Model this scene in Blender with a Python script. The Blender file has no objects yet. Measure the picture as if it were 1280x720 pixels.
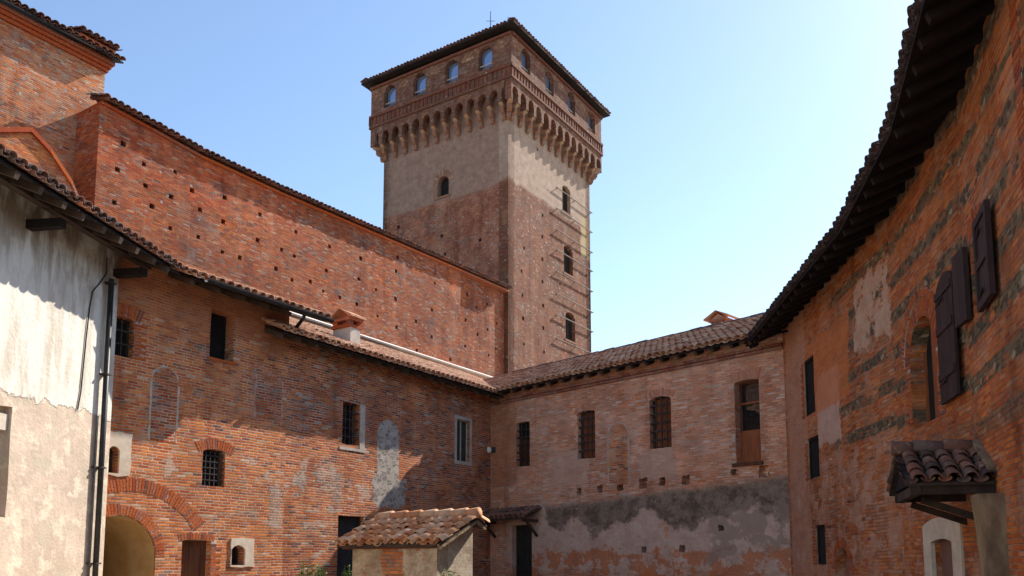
import bpy, math, random
from mathutils import Vector, Matrix
random.seed(7)
SC = bpy.context.scene
COL = SC.collection

# ------------------------------------------------------------------ camera, sky, sun, exposure
F, TH, YH, EYE = 1050.0, math.radians(6.5), 702.0, 1.65       # focal length in px of a 1280 wide frame, tilt, horizon row, eye height
CY = YH - F*math.tan(TH)
cam = bpy.data.cameras.new('camera')
cam.sensor_width = 36.0
cam.lens = F/1280*36
cam.shift_y = (CY-360)/1280
cam.clip_start, cam.clip_end = 0.1, 4000
co = bpy.data.objects.new('camera', cam)
COL.objects.link(co)
co.location = (0, 0, EYE)
co.rotation_euler = (math.radians(90)+TH, 0, 0)
SC.camera = co

SUN_PHI, SUN_EL = math.radians(42), math.radians(40)           # azimuth counted from +X, elevation
world = bpy.data.worlds.new('World')
SC.world = world
world.use_nodes = True
wt = world.node_tree
sky = wt.nodes.new('ShaderNodeTexSky')
sky.sky_type = 'NISHITA'
sky.sun_disc = False
sky.sun_elevation = SUN_EL
sky.sun_rotation = math.pi/2-SUN_PHI
sky.air_density, sky.dust_density, sky.ozone_density = 1.0, 0.35, 1.6
wt.nodes['Background'].inputs['Strength'].default_value = 0.135
wt.links.new(sky.outputs[0], wt.nodes['Background'].inputs['Color'])
sl = bpy.data.lights.new('sun', 'SUN')
sl.energy, sl.angle, sl.color = 5.0, math.radians(0.5), (1.0, 0.94, 0.84)
so = bpy.data.objects.new('sun', sl)
COL.objects.link(so)
so.location = (30, 30, 60)
SDIR = Vector((math.cos(SUN_PHI)*math.cos(SUN_EL), math.sin(SUN_PHI)*math.cos(SUN_EL), math.sin(SUN_EL)))
so.rotation_euler = SDIR.to_track_quat('Z', 'Y').to_euler()
vs = SC.view_settings
vs.view_transform, vs.look, vs.exposure, vs.gamma, vs.use_curve_mapping = 'Standard', 'None', 0.85, 1.0, False

# ------------------------------------------------------------------ surveying: photo rays onto real wall planes
def ray(px, py):
    x, y = (px-640)/F, (CY-py)/F
    return Vector((x, math.cos(TH)-y*math.sin(TH), math.sin(TH)+y*math.cos(TH)))
def heading(px):
    r = ray(px, YH)
    return Vector((r.x, r.y)).normalized()
def at(px, Y):
    r = ray(px, YH-60)
    return Vector((r.x*Y/r.y, Y))
class Wall:
    """a vertical wall plane: local x runs along the wall (rightwards seen from the court), y is up, z points into the court"""
    def __init__(s, p, u, off=0.0):
        s.p, s.u = Vector(p), Vector(u)
        s.n = Vector((s.u.y, -s.u.x))
        s.M = Matrix(((s.u.x, 0, s.n.x, s.p.x), (s.u.y, 0, s.n.y, s.p.y), (0, 1, 0, 0), (0, 0, 0, 1)))
    def hit(s, px, py, off=0.0):
        r = ray(px, py)
        q = s.p+s.n*off
        t = (q.x*s.n.x+q.y*s.n.y)/(r.x*s.n.x+r.y*s.n.y)
        w = Vector((r.x*t, r.y*t))
        return (w-s.p).dot(s.u), r.z*t+EYE
    def box(s, x0, y0, x1, y1, off=0.0):
        mx, my = (x0+x1)/2, (y0+y1)/2
        return [s.hit(x0, my, off)[0], s.hit(mx, y1, off)[1], s.hit(x1, my, off)[0], s.hit(mx, y0, off)[1]]
    def w(s, x, y, z=0.0):
        return s.M @ Vector((x, y, z))
    def shifted(s, off, along=0.0):
        return Wall(s.p+s.n*off+s.u*along, s.u)

DL = heading(1330)
CORNER = at(613, 29.0)
WL = Wall(CORNER, DL)                       # left brick wing
TC = at(635, 43.0)
WK = Wall(TC, DL)                           # curtain wall and the tower's right face
WT = Wall(TC+Vector((-DL.y, DL.x))*8.9, Vector((DL.y, -DL.x)))   # tower's left face, x from 0 to 9.1
WB = Wall(CORNER, -heading(-380))           # back wing
bx = WB.hit(985, 600)[0]
WR1 = Wall(WB.w(bx, 0).xy, -heading(712))
e1 = WR1.hit(1115, 400)[0]
WR2 = Wall(WR1.w(e1, 0).xy, -heading(838))
e2 = WR2.hit(1209, 400)[0]
WR3 = Wall(WR2.w(e2, 0).xy, -heading(975))
e3 = 11.5
OV1, OV2 = .96, .72                        # eave overhangs of the tall and the lower left wing
# white house: its eave line runs through the end of the tall wing's eave
ew = WL.shifted(OV1)
epx = ew.w(*ew.hit(232, 336)).xy
WE = Wall(epx, heading(790))
W_OVER = 1.12
WW = WE.shifted(-W_OVER)

# ------------------------------------------------------------------ scene bookkeeping
WM = {}
def link(name, mesh, parent=None, M=None, label=None):
    M = M or Matrix.Identity(4)
    o = bpy.data.objects.new(name, mesh)
    COL.objects.link(o)
    if parent:
        o.parent = parent
        o.matrix_parent_inverse = WM[parent.name].inverted()
    o.matrix_basis = M
    WM[o.name] = M
    if label: o['label'] = label
    return o
def thing(name, label, cat, loc, group=None):
    o = link(name, None, None, Matrix.Translation(Vector(loc)))
    o.empty_display_size = .3
    return tag(o, label, cat, group)
def tag(o, label, cat, group=None):
    o['label'], o['category'] = label, cat
    if group: o['group'] = group
    return o

class MB:
    """collects shapes, links them as one mesh"""
    def __init__(s): s.v, s.f, s.r, s.m = [], [], [], []
    def poly(s, pts, rnd=None, mi=0):
        i = len(s.v); s.v += [tuple(p) for p in pts]
        s.f.append(tuple(range(i, i+len(pts)))); s.r.append(random.random() if rnd is None else rnd); s.m.append(mi)
    def faces(s, pts, fs, rnd=None, mi=0):
        i = len(s.v); s.v += [tuple(p) for p in pts]
        rnd = random.random() if rnd is None else rnd
        for f in fs:
            s.f.append(tuple(i+k for k in f)); s.r.append(rnd); s.m.append(mi)
    def hexa(s, p, rnd=None, mi=0):          # 8 points: bottom ring then top ring
        s.faces(p, [(3, 2, 1, 0), (4, 5, 6, 7), (0, 1, 5, 4), (1, 2, 6, 5), (2, 3, 7, 6), (3, 0, 4, 7)], rnd, mi)
    def box(s, x0, x1, y0, y1, z0, z1, rnd=None, mi=0):
        s.hexa([(x0, y0, z0), (x1, y0, z0), (x1, y1, z0), (x0, y1, z0), (x0, y0, z1), (x1, y0, z1), (x1, y1, z1), (x0, y1, z1)], rnd, mi)
    def obox(s, c, ax, ay, az, rnd=None, mi=0):   # centre and three half axes
        c, ax, ay, az = map(Vector, (c, ax, ay, az))
        s.hexa([c-ax-ay-az, c+ax-ay-az, c+ax+ay-az, c-ax+ay-az, c-ax-ay+az, c+ax-ay+az, c+ax+ay+az, c-ax+ay+az], rnd, mi)
    def prism(s, pts, z0, z1, rnd=None, mi=0):
        n = len(pts)
        v = [(x, y, z0) for x, y in pts]+[(x, y, z1) for x, y in pts]
        s.faces(v, [tuple(range(n))[::-1], tuple(range(n, 2*n))]+[(i, (i+1) % n, n+(i+1) % n, n+i) for i in range(n)], rnd, mi)
    def beam(s, p, q, w, h, up=(0, 0, 1), rnd=None, mi=0):
        p, q = Vector(p), Vector(q)
        d = q-p
        a = d.cross(Vector(up)).normalized()
        b = a.cross(d).normalized()
        s.obox((p+q)/2, d/2, a*w/2, b*h/2, rnd, mi)
    def tube(s, pts, r, n=8, rnd=None, mi=0):
        pts = [Vector(p) for p in pts]
        if not isinstance(r, (list, tuple)): r = [r]*len(pts)
        ring = []
        for i, p in enumerate(pts):
            d = (pts[min(i+1, len(pts)-1)]-pts[max(i-1, 0)]).normalized()
            a = d.cross(Vector((0.31, 0.17, 0.93)) if abs(d.z) < .95 else Vector((1, 0, 0))).normalized()
            b = d.cross(a)
            ring += [p+(a*math.cos(2*math.pi*k/n)+b*math.sin(2*math.pi*k/n))*r[i] for k in range(n)]
        fs = []
        for i in range(len(pts)-1):
            for k in range(n):
                fs.append((i*n+k, i*n+(k+1) % n, (i+1)*n+(k+1) % n, (i+1)*n+k))
        fs += [tuple(range(n))[::-1], tuple(range((len(pts)-1)*n, len(pts)*n))]
        s.faces(ring, fs, rnd, mi)
    def build(s, name, mats, parent=None, M=None, label=None, smooth=False):
        me = bpy.data.meshes.new(name)
        me.from_pydata(s.v, [], s.f)
        if not isinstance(mats, (list, tuple)): mats = [mats]
        for m in mats: me.materials.append(m)
        at_ = me.attributes.new('rnd', 'FLOAT', 'FACE')
        at_.data.foreach_set('value', s.r)
        me.polygons.foreach_set('material_index', s.m)
        me.polygons.foreach_set('use_smooth', [smooth]*len(s.f))
        me.update()
        return link(name, me, parent, M, label)

def panel_mesh(name, outline, holes, t, mat):
    """a slab with any number of openings cut through it, front face at z = 0"""
    cu = bpy.data.curves.new('outline', 'CURVE')
    cu.dimensions, cu.fill_mode, cu.extrude = '2D', 'BOTH', t/2
    for pts in [outline]+holes:
        sp = cu.splines.new('POLY')
        sp.points.add(len(pts)-1)
        for q, (x, y) in zip(sp.points, pts): q.co = (x, y, 0, 1)
        sp.use_cyclic_u = True
    tmp = bpy.data.objects.new('outline', cu)
    COL.objects.link(tmp)
    dg = bpy.context.evaluated_depsgraph_get()
    me = bpy.data.meshes.new_from_object(tmp.evaluated_get(dg))
    bpy.data.objects.remove(tmp)
    bpy.data.curves.remove(cu)
    me.name = name
    for v in me.vertices: v.co.z -= t/2
    me.materials.clear()
    me.materials.append(mat)
    me.polygons.foreach_set('use_smooth', [False]*len(me.polygons))
    me.update()
    return me

def rect(b): return [(b[0], b[1]), (b[2], b[1]), (b[2], b[3]), (b[0], b[3])]
def arch(b, rise=None, n=10):
    x0, y0, x1, y1 = b
    w = (x1-x0)/2
    rise = w if rise is None else min(rise, w)
    r = (w*w+rise*rise)/(2*rise)
    cx, cy = (x0+x1)/2, y1-r
    a = math.asin(min(1, w/r))
    return [(x0, y0), (x1, y0)]+[(cx+r*math.sin(a-2*a*i/n), cy+r*math.cos(a-2*a*i/n)) for i in range(n+1)]
def rough(b, k=.012):
    """a rectangle with slightly worn, irregular edges"""
    x0, y0, x1, y1 = b
    j = lambda: random.uniform(-k, k)
    out = []
    for (a, c), (d, e) in zip([(x0, y0), (x1, y0), (x1, y1), (x0, y1)], [(x1, y0), (x1, y1), (x0, y1), (x0, y0)]):
        for i in range(4): out.append((a+(d-a)*i/4+j(), c+(e-c)*i/4+j()))
    return out

# ------------------------------------------------------------------ procedural materials
class G:
    def __init__(s, name):
        s.mat = bpy.data.materials.new(name)
        s.mat.use_nodes = True
        s.t = s.mat.node_tree
        s.b = s.t.nodes['Principled BSDF']
        s.b.inputs['Specular IOR Level'].default_value = .25
        tc = s.t.nodes.new('ShaderNodeTexCoord')
        s.obj = tc.outputs['Object']
    def set(s, sock, v):
        if isinstance(v, bpy.types.NodeSocket): s.t.links.new(v, sock)
        elif v is not None:
            if sock.type == 'RGBA' and len(v) == 3: v = (*v, 1)
            sock.default_value = v
    def m(s, op, a, b=None, c=None, clamp=False):
        n = s.t.nodes.new('ShaderNodeMath'); n.operation = op; n.use_clamp = clamp
        s.set(n.inputs[0], a); s.set(n.inputs[1], b); s.set(n.inputs[2], c)
        return n.outputs[0]
    def mix(s, f, a, b, blend='MIX'):
        n = s.t.nodes.new('ShaderNodeMix'); n.data_type = 'RGBA'; n.blend_type = blend
        s.set(n.inputs[0], f); s.set(n.inputs[6], a); s.set(n.inputs[7], b)
        return n.outputs[2]
    def step(s, v, lo, hi, a=0.0, b=1.0):
        n = s.t.nodes.new('ShaderNodeMapRange'); n.interpolation_type = 'SMOOTHSTEP'
        s.set(n.inputs[0], v)
        n.inputs[1].default_value, n.inputs[2].default_value, n.inputs[3].default_value, n.inputs[4].default_value = lo, hi, a, b
        return n.outputs[0]
    def ramp(s, v, cols, const=False):
        n = s.t.nodes.new('ShaderNodeValToRGB')
        cr = n.color_ramp
        cr.interpolation = 'CONSTANT' if const else 'LINEAR'
        while len(cr.elements) < len(cols): cr.elements.new(.5)
        for e, (p, c) in zip(cr.elements, cols):
            e.position = p; e.color = (*c, 1)
        s.set(n.inputs[0], v)
        return n.outputs[0]
    def noise(s, vec, sc, det=3, ro=.6, dist=0.0):
        n = s.t.nodes.new('ShaderNodeTexNoise')
        s.set(n.inputs['Vector'], vec)
        n.inputs['Scale'].default_value, n.inputs['Detail'].default_value, n.inputs['Roughness'].default_value, n.inputs['Distortion'].default_value = sc, det, ro, dist
        return n.outputs[0]
    def voro(s, vec, sc, feat='F1', rnd=1.0):
        n = s.t.nodes.new('ShaderNodeTexVoronoi'); n.feature = feat
        s.set(n.inputs['Vector'], vec)
        n.inputs['Scale'].default_value = sc
        n.inputs['Randomness'].default_value = rnd
        return n
    def white(s, vec):
        n = s.t.nodes.new('ShaderNodeTexWhiteNoise'); n.noise_dimensions = '3D'
        s.set(n.inputs['Vector'], vec)
        return n.outputs['Value']
    def xyz(s, v):
        n = s.t.nodes.new('ShaderNodeSeparateXYZ'); s.set(n.inputs[0], v)
        return n.outputs
    def comb(s, x, y, z=0.0):
        n = s.t.nodes.new('ShaderNodeCombineXYZ')
        s.set(n.inputs[0], x); s.set(n.inputs[1], y); s.set(n.inputs[2], z)
        return n.outputs[0]
    def vadd(s, a, b):
        n = s.t.nodes.new('ShaderNodeVectorMath'); n.operation = 'ADD'
        s.set(n.inputs[0], a); s.set(n.inputs[1], b)
        return n.outputs[0]
    def attr(s, name='rnd'):
        n = s.t.nodes.new('ShaderNodeAttribute'); n.attribute_name = name
        return n.outputs['Fac']
    def bump(s, h, dist, strength=1.0):
        n = s.t.nodes.new('ShaderNodeBump')
        n.inputs['Distance'].default_value = dist
        n.inputs['Strength'].default_value = strength
        s.set(n.inputs['Height'], h)
        s.set(s.b.inputs['Normal'], n.outputs[0])
    def done(s, col, rough=.9):
        s.set(s.b.inputs['Base Color'], col)
        s.set(s.b.inputs['Roughness'], rough)
        return s.mat

def simple(name, c1, c2, sc=6.0, rough=.85, bump=.0, stretch=None, spec=None, metal=None):
    g = G(name)
    v = g.obj
    if stretch:
        x, y, z = g.xyz(g.obj)
        v = g.comb(g.m('MULTIPLY', x, stretch[0]), g.m('MULTIPLY', y, stretch[1]), g.m('MULTIPLY', z, stretch[2]))
    n = g.noise(v, sc, 5, .65)
    n2 = g.noise(v, sc*.23, 2, .5)
    f = g.step(g.m('ADD', g.m('MULTIPLY', n, .6), g.m('MULTIPLY', n2, .4)), .36, .64)
    if bump: g.bump(n, bump)
    if spec is not None: g.b.inputs['Specular IOR Level'].default_value = spec
    if metal: g.b.inputs['Metallic'].default_value = metal
    return g.done(g.mix(f, c1, c2), rough)

RED, ORANGE, DORANGE, PINK = (.33, .060, .020), (.54, .155, .034), (.43, .10, .023), (.46, .175, .09)
PURPLE, BLACK, PALE, GREY = (.165, .062, .046), (.045, .032, .03), (.47, .32, .23), (.28, .25, .235)
PAL_WARM = [(0, RED), (.2, DORANGE), (.42, ORANGE), (.62, DORANGE), (.80, PINK), (.88, PURPLE), (.96, PALE), (.985, GREY)]
PAL_LEFT = [(0, (.42, .085, .024)), (.2, (.52, .13, .03)), (.45, (.62, .19, .042)), (.65, (.54, .14, .034)), (.8, (.56, .22, .11)), (.88, PURPLE), (.95, (.56, .38, .26))]
PAL_ORANGE = [(0, (.50, .12, .028)), (.3, (.60, .18, .04)), (.6, (.64, .21, .05)), (.8, (.42, .085, .025)), (.92, (.58, .26, .13))]
PAL_PINK = [(0, (.50, .13, .035)), (.2, (.56, .24, .12)), (.5, (.52, .25, .145)), (.7, (.60, .18, .04)), (.85, (.56, .38, .26)), (.95, PURPLE)]
PAL_OLD = [(0, RED), (.25, DORANGE), (.48, (.33, .095, .045)), (.70, PURPLE), (.78, PINK), (.93, GREY), (.965, PALE)]

def masonry(name, pal=PAL_WARM, pal2=PAL_PINK, mort=(.37, .26, .185), bw=.245, bh=.066, smear=.35, dark=.35, speck=0.0, speck_col=(.5, .44, .38),
            regions=(), cobble=None, seed=0.0, blotch=.45, mort_w=.011, burnt=.8, gain=1.0):
    g = G(name)
    base = g.vadd(g.obj, (seed*13.7, seed*7.3, 0.0))
    x, y, z = g.xyz(base)
    y0 = g.xyz(g.obj)[1]; x0 = g.xyz(g.obj)[0]
    wob = g.m('SUBTRACT', g.noise(base, .9, 2), .5)
    wob2 = g.m('SUBTRACT', g.noise(base, 7.0, 2), .5)
    # side faces of openings: use depth as the running direction too
    xx = g.m('ADD', g.m('ADD', x, g.m('MULTIPLY', z, .92)), g.m('MULTIPLY', wob2, .03))
    yy = g.m('ADD', g.m('ADD', y, g.m('MULTIPLY', wob, .07)), g.m('MULTIPLY', wob2, .016))
    ry = g.m('DIVIDE', yy, bh)
    row = g.m('FLOOR', ry)
    fy = g.m('FRACT', ry)
    rr = g.white(g.comb(row, 3.1, 1.7))
    rx = g.m('ADD', g.m('DIVIDE', xx, bw), g.m('ADD', g.m('MULTIPLY', g.m('MODULO', row, 2.0), .5), g.m('MULTIPLY', rr, .35)))
    col = g.m('FLOOR', rx)
    fx = g.m('FRACT', rx)
    r1 = g.white(g.comb(col, row, .5))
    r2 = g.white(g.comb(col, row, 8.5))
    ex = g.m('MULTIPLY', g.m('MINIMUM', fx, g.m('SUBTRACT', 1.0, fx)), bw)
    ey = g.m('MULTIPLY', g.m('MINIMUM', fy, g.m('SUBTRACT', 1.0, fy)), bh)
    edge = g.m('ADD', g.m('MINIMUM', ex, ey), g.m('MULTIPLY', g.m('SUBTRACT', g.noise(base, 22.0, 3), .5), .014))
    brick = g.step(edge, mort_w*.35, mort_w)
    c = g.mix(g.step(g.noise(base, .55, 3, .6), .5-.14, .5+.14), g.ramp(r1, pal, True), g.ramp(r1, pal2, True))
    vary = g.m('ADD', .80, g.m('MULTIPLY', r2, .40))
    c = g.mix(1.0, c, g.comb(vary, vary, vary), 'MULTIPLY')
    if gain != 1.0: c = g.mix(1.0, c, (gain, gain*.95, gain*.9), 'MULTIPLY')
    fine = g.noise(base, 38.0, 4, .7)
    fv = g.step(fine, .25, .75, .72, 1.25)
    c = g.mix(1.0, c, g.comb(fv, fv, fv), 'MULTIPLY')
    # clusters of overburnt grey-blue bricks
    clu = g.step(g.noise(g.comb(g.m('MULTIPLY', xx, .8), g.m('MULTIPLY', yy, 1.3), 17.0), 1.1, 4, .7), .54, .62)
    c = g.mix(g.m('MULTIPLY', g.m('MULTIPLY', clu, g.m('GREATER_THAN', r2, .42)), burnt), c, g.ramp(r1, [(0, (.13, .075, .065)), (.4, (.20, .145, .13)), (.7, (.11, .085, .085)), (.85, (.30, .20, .16))], True))
    mo = g.step(g.noise(base, 1.05, 4, .65), .38, .62, .62, 1.25)
    mort = g.mix(1.0, mort, g.comb(mo, mo, mo), 'MULTIPLY')
    c = g.mix(brick, mort, c)
    # lime wash and mortar smeared over the face, soot, repointed patches
    sm = g.noise(base, 1.7, 6, .68, .4)
    c = g.mix(g.m('MULTIPLY', g.step(sm, .53, .68), smear), c, (.44, .29, .205))
    sm2 = g.noise(g.comb(xx, g.m('MULTIPLY', yy, 2.2), 4.0), 3.4, 5, .7)
    c = g.mix(g.m('MULTIPLY', g.step(sm2, .58, .66), smear*.9), c, (.49, .37, .285))
    dk = g.noise(g.comb(xx, g.m('MULTIPLY', yy, 1.6), 9.0), 1.3, 6, .7)
    c = g.mix(g.m('MULTIPLY', g.step(dk, .56, .72), dark), c, (.085, .06, .05))
    bl = g.noise(base, .33, 3, .6)
    c = g.mix(g.m('MULTIPLY', g.step(bl, .5, .66), blotch), c, g.mix(1.0, c, (.62, .55, .55), 'MULTIPLY'))
    bl2 = g.noise(g.comb(x, y, 21.0), .5, 3, .6)
    c = g.mix(g.m('MULTIPLY', g.step(bl2, .52, .68), blotch), c, g.mix(1.0, c, (1.30, 1.02, .78), 'MULTIPLY'))
    st = g.noise(g.comb(g.m('MULTIPLY', x, 1.5), g.m('MULTIPLY', y, .13), 31.0), 1.0, 5, .65)
    c = g.mix(g.step(st, .52, .68, 0, .55), c, g.mix(1.0, c, (.50, .44, .42), 'MULTIPLY'))
    c = g.mix(g.step(st, .48, .32, 0, .35), c, g.mix(.35, c, (.55, .38, .27)))
    h = g.m('ADD', g.m('MULTIPLY', brick, .7), g.m('MULTIPLY', g.m('ADD', r2, fine), .4))
    if speck:
        vo = g.voro(base, 5.2)
        sel = g.m('LESS_THAN', g.white(vo.outputs['Position']), g.m('MULTIPLY', g.step(g.noise(base, .6, 3), .35, .62), speck))
        msk = g.m('MULTIPLY', sel, g.step(g.m('ADD', vo.outputs['Distance'], g.m('MULTIPLY', fine, .2)), .42, .30))
        c = g.mix(msk, c, g.mix(r1, speck_col, (.25, .23, .22)))
    def stones(scale, warm):
        v = g.comb(g.m('MULTIPLY', xx, .75), g.m('MULTIPLY', yy, 1.25), 2.0)
        vo = g.voro(v, scale)
        ed = g.voro(v, scale, 'DISTANCE_TO_EDGE').outputs['Distance']
        rs = g.white(vo.outputs['Position'])
        sc_ = g.ramp(rs, [(0, (.085, .06, .038)), (.3, (.19, .125, .065)), (.48, (.27, .185, .10)), (.6, (.13, .088, .055)), (.78, (.33, .11, .045)), (.95, (.38, .29, .19))] if warm else [(0, (.22, .185, .155)), (.3, (.31, .265, .22)), (.55, (.37, .32, .265)), (.75, (.27, .225, .19)), (.9, (.44, .38, .32))], True)
        return g.mix(g.step(ed, .03, .09), (.17, .115, .07) if warm else (.44, .37, .30), sc_)
    if cobble:
        # courses of river cobbles between bands of brick
        lo, hi, per, frac, pres = cobble
        band = g.m('FRACT', g.m('DIVIDE', g.m('ADD', yy, g.m('MULTIPLY', wob2, .05)), per))
        inb = g.m('MULTIPLY', g.step(band, .0, .08), g.step(band, frac+.05, frac-.03))
        zone = g.m('MULTIPLY', g.step(x0, lo, lo+.5), g.step(y0, hi, hi+.6))
        prs = g.step(g.m('ADD', g.noise(g.comb(g.m('MULTIPLY', x, .8), g.m('MULTIPLY', y, 1.6), 5.0), 1.2, 4, .65), pres), .46, .52)
        c = g.mix(g.m('MULTIPLY', g.m('MULTIPLY', inb, zone), prs), c, stones(10.5, True))
    en = g.m('SUBTRACT', g.noise(base, 1.6, 6, .7), .5)
    for rg in regions:
        b, amp = rg['box'], rg.get('amp', .3)
        nz = en
        if rg.get('sc'): nz = g.m('SUBTRACT', g.noise(g.vadd(base, (rg.get('sd', 0), 0, 0)), rg['sc'], 6, .65), .5)
        nza, nzt = g.m('MULTIPLY', nz, amp*2), g.m('MULTIPLY', en, rg.get('amp_top', amp)*2)
        topv = g.m('ADD', b[3], g.m('MULTIPLY', g.m('SUBTRACT', x0, b[2]), rg.get('slope', 0.0)))
        dt = g.m('ADD', g.m('SUBTRACT', topv, y0), nzt)
        d = g.m('MINIMUM', g.m('MINIMUM', g.m('SUBTRACT', x0, b[0]), g.m('SUBTRACT', b[2], x0)), g.m('SUBTRACT', y0, b[1]))
        d = g.m('MINIMUM', g.m('ADD', d, nza), dt)
        if rg.get('arch'):
            r = (b[2]-b[0])/2
            dx, dy = g.m('SUBTRACT', x0, (b[0]+b[2])/2), g.m('MAXIMUM', g.m('SUBTRACT', y0, b[3]-r), 0.0)
            d = g.m('MINIMUM', d, g.m('SUBTRACT', r, g.m('SQRT', g.m('ADD', g.m('MULTIPLY', dx, dx), g.m('MULTIPLY', dy, dy)))))
        f = g.step(d, -.02, rg.get('soft', .05))
        if rg.get('holes'):
            f = g.m('MULTIPLY', f, g.step(g.noise(g.vadd(base, (31.0, rg.get('sd', 0), 0)), 1.5, 6, .7), .5-rg['holes'], .53-rg['holes']+.0, 0.0, 1.0))
        f = g.m('MULTIPLY', f, rg.get('k', 1.0))
        if rg['kind'] == 'tint': cc = g.mix(1.0, c, rg['c1'], 'MULTIPLY')
        elif rg['kind'] == 'rubble': cc = stones(7.0, False)
        else:
            n1 = g.noise(base, 2.3, 6, .7)
            n3 = g.noise(base, 14.0, 4, .7)
            cc = g.mix(g.step(g.m('ADD', g.m('MULTIPLY', n1, .65), g.m('MULTIPLY', n3, .35)), .38, .62), rg['c1'], rg['c2'])
        c = g.mix(f, c, cc)
        h = g.m('ADD', g.m('MULTIPLY', h, g.m('SUBTRACT', 1.0, g.m('MULTIPLY', f, .93))), g.m('MULTIPLY', f, 1.1))
    g.bump(h, .016)
    return g.done(c, .93)

# ------------------------------------------------------------------ plain materials
def tile_material(name, cols):
    g = G(name)
    r = g.attr()
    n = g.noise(g.obj, 5.0, 5, .7)
    c = g.ramp(r, cols)
    c = g.mix(g.step(n, .54, .70, 0, .7), c, (.11, .08, .062))
    n2 = g.noise(g.obj, 11.0, 4, .7)
    c = g.mix(g.step(n2, .58, .68, 0, .6), c, (.42, .33, .25))
    g.bump(n2, .012)
    return g.done(c, .9)
M_TILE = tile_material('clay_tile', [(0, (.26, .12, .075)), (.25, (.42, .19, .11)), (.5, (.54, .27, .16)), (.75, (.46, .25, .16)), (1, (.62, .39, .26))])
M_TILE_BRIGHT = tile_material('bright_clay_tile', [(0, (.44, .15, .06)), (.3, (.54, .24, .115)), (.6, (.60, .32, .18)), (1, (.66, .42, .27))])  # brighter orange-pink clay of the shed roof
M_TILE_SHADE = tile_material('shade_dark_clay_tile', [(0, (.030, .020, .020)), (.5, (.055, .035, .032)), (1, (.08, .045, .04))])  # clay darkened so the tile colour carries the shade under the eave
M_TILE_DARK = tile_material('mossy_shaded_clay_tile', [(0, (.07, .045, .04)), (.3, (.15, .075, .055)), (.6, (.22, .09, .06)), (.85, (.13, .10, .09)), (1, (.34, .13, .07))])
def loose_brick(name, cols):
    g = G(name)
    n = g.noise(g.obj, 24.0, 4, .7)
    c = g.ramp(g.attr(), cols)
    v = g.step(n, .3, .7, .7, 1.2)
    c = g.mix(1.0, c, g.comb(v, v, v), 'MULTIPLY')
    c = g.mix(g.step(g.noise(g.obj, 6.0, 5, .7), .58, .68, 0, .6), c, (.42, .33, .27))
    g.bump(n, .008)
    return g.done(c, .92)
M_VOUSS = loose_brick('arch_brick', [(0, RED), (.3, DORANGE), (.55, (.44, .11, .03)), (.8, (.37, .12, .065)), (1, PURPLE)])
M_FRIEZE = loose_brick('frieze_brick', [(0, (.12, .036, .022)), (.4, (.165, .055, .032)), (.8, (.15, .062, .04)), (1, (.11, .046, .032))])
M_VOUSS_OLD = loose_brick('weathered_brick', [(0, (.22, .07, .045)), (.4, (.30, .12, .08)), (.7, (.34, .17, .115)), (1, (.20, .10, .075))])
M_VOUSS_PALE = loose_brick('faded_arch_brick', [(0, (.46, .19, .10)), (.4, (.54, .26, .155)), (.7, (.40, .15, .085)), (1, (.60, .36, .25))])
M_CORBEL = loose_brick('corbel_stone', [(0, (.19, .085, .052)), (.4, (.26, .14, .088)), (.7, (.22, .10, .062)), (1, (.38, .245, .155))])
M_MORTAR = simple('lime_mortar', (.40, .32, .26), (.52, .44, .36), 9, .95, .01)
M_WOOD = simple('old_wood', (.030, .019, .014), (.075, .047, .032), 4, .8, .01, (1, 1, 1))
M_SOFFIT = simple('shade_dark_boards', (.010, .007, .007), (.022, .014, .012), 3, .9, .01)  # boards blackened in colour to deepen the shade below the eaves
M_SHUT = simple('shutter_wood', (.030, .016, .016), (.062, .034, .030), 5, .7, .006, (3, .4, 1))
M_BROWN = simple('brown_door_wood', (.075, .026, .013), (.14, .052, .022), 4, .6, .006, (3, .35, 1))
M_RUST = simple('red_brown_wood', (.20, .055, .02), (.32, .10, .035), 4, .65, .006, (3, .4, 1))
M_DKDOOR = simple('dark_green_paint', (.018, .020, .020), (.035, .036, .034), 4, .6)
M_IRON = simple('iron', (.022, .020, .020), (.055, .040, .034), 14, .65)
M_ZINC = simple('grey_metal', (.06, .065, .07), (.12, .12, .12), 6, .5)
M_RAIL = simple('rusty_rail', (.16, .12, .09), (.26, .21, .17), 5, .8)
M_GUTTER = simple('brown_gutter_metal', (.018, .018, .018), (.040, .037, .034), 6, .45)
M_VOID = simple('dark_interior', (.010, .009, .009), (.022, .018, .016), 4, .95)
M_CREAM = simple('cream_plaster', (.54, .42, .31), (.68, .56, .43), 5, .9, .006)
M_PALE = simple('pale_stone_frame', (.40, .33, .27), (.54, .46, .38), 7, .9, .006)
M_OCHRE = simple('ochre_vault_plaster', (.40, .23, .085), (.52, .34, .15), 2.2, .92, .008)
M_WHITEP = simple('white_paint', (.74, .72, .68), (.82, .80, .76), 6, .8)
M_FLASH = simple('pale_flashing', (.56, .47, .42), (.68, .60, .55), 3, .8)
M_CONC = simple('rough_concrete', (.16, .10, .06), (.37, .255, .15), 6, .95, .03, (2.2, .35, 1))
M_ROSE = simple('faded_rose_wood', (.15, .075, .055), (.22, .11, .085), 5, .7, .004, (3, .4, 1))
M_GREENSH = simple('green_grey_shutter', (.030, .034, .028), (.050, .052, .042), 6, .7)
def glass(name, col, rough=.04):
    g = G(name)
    g.b.inputs['IOR'].default_value = 1.5
    g.b.inputs['Specular IOR Level'].default_value = .8
    n = g.noise(g.obj, 1.6, 2)
    g.bump(n, .01)
    return g.done(col, rough)
M_GLASS = glass('dark_glass', (.012, .014, .015))
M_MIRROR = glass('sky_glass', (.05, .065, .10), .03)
M_MIRROR.node_tree.nodes['Principled BSDF'].inputs['Metallic'].default_value = .55
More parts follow.
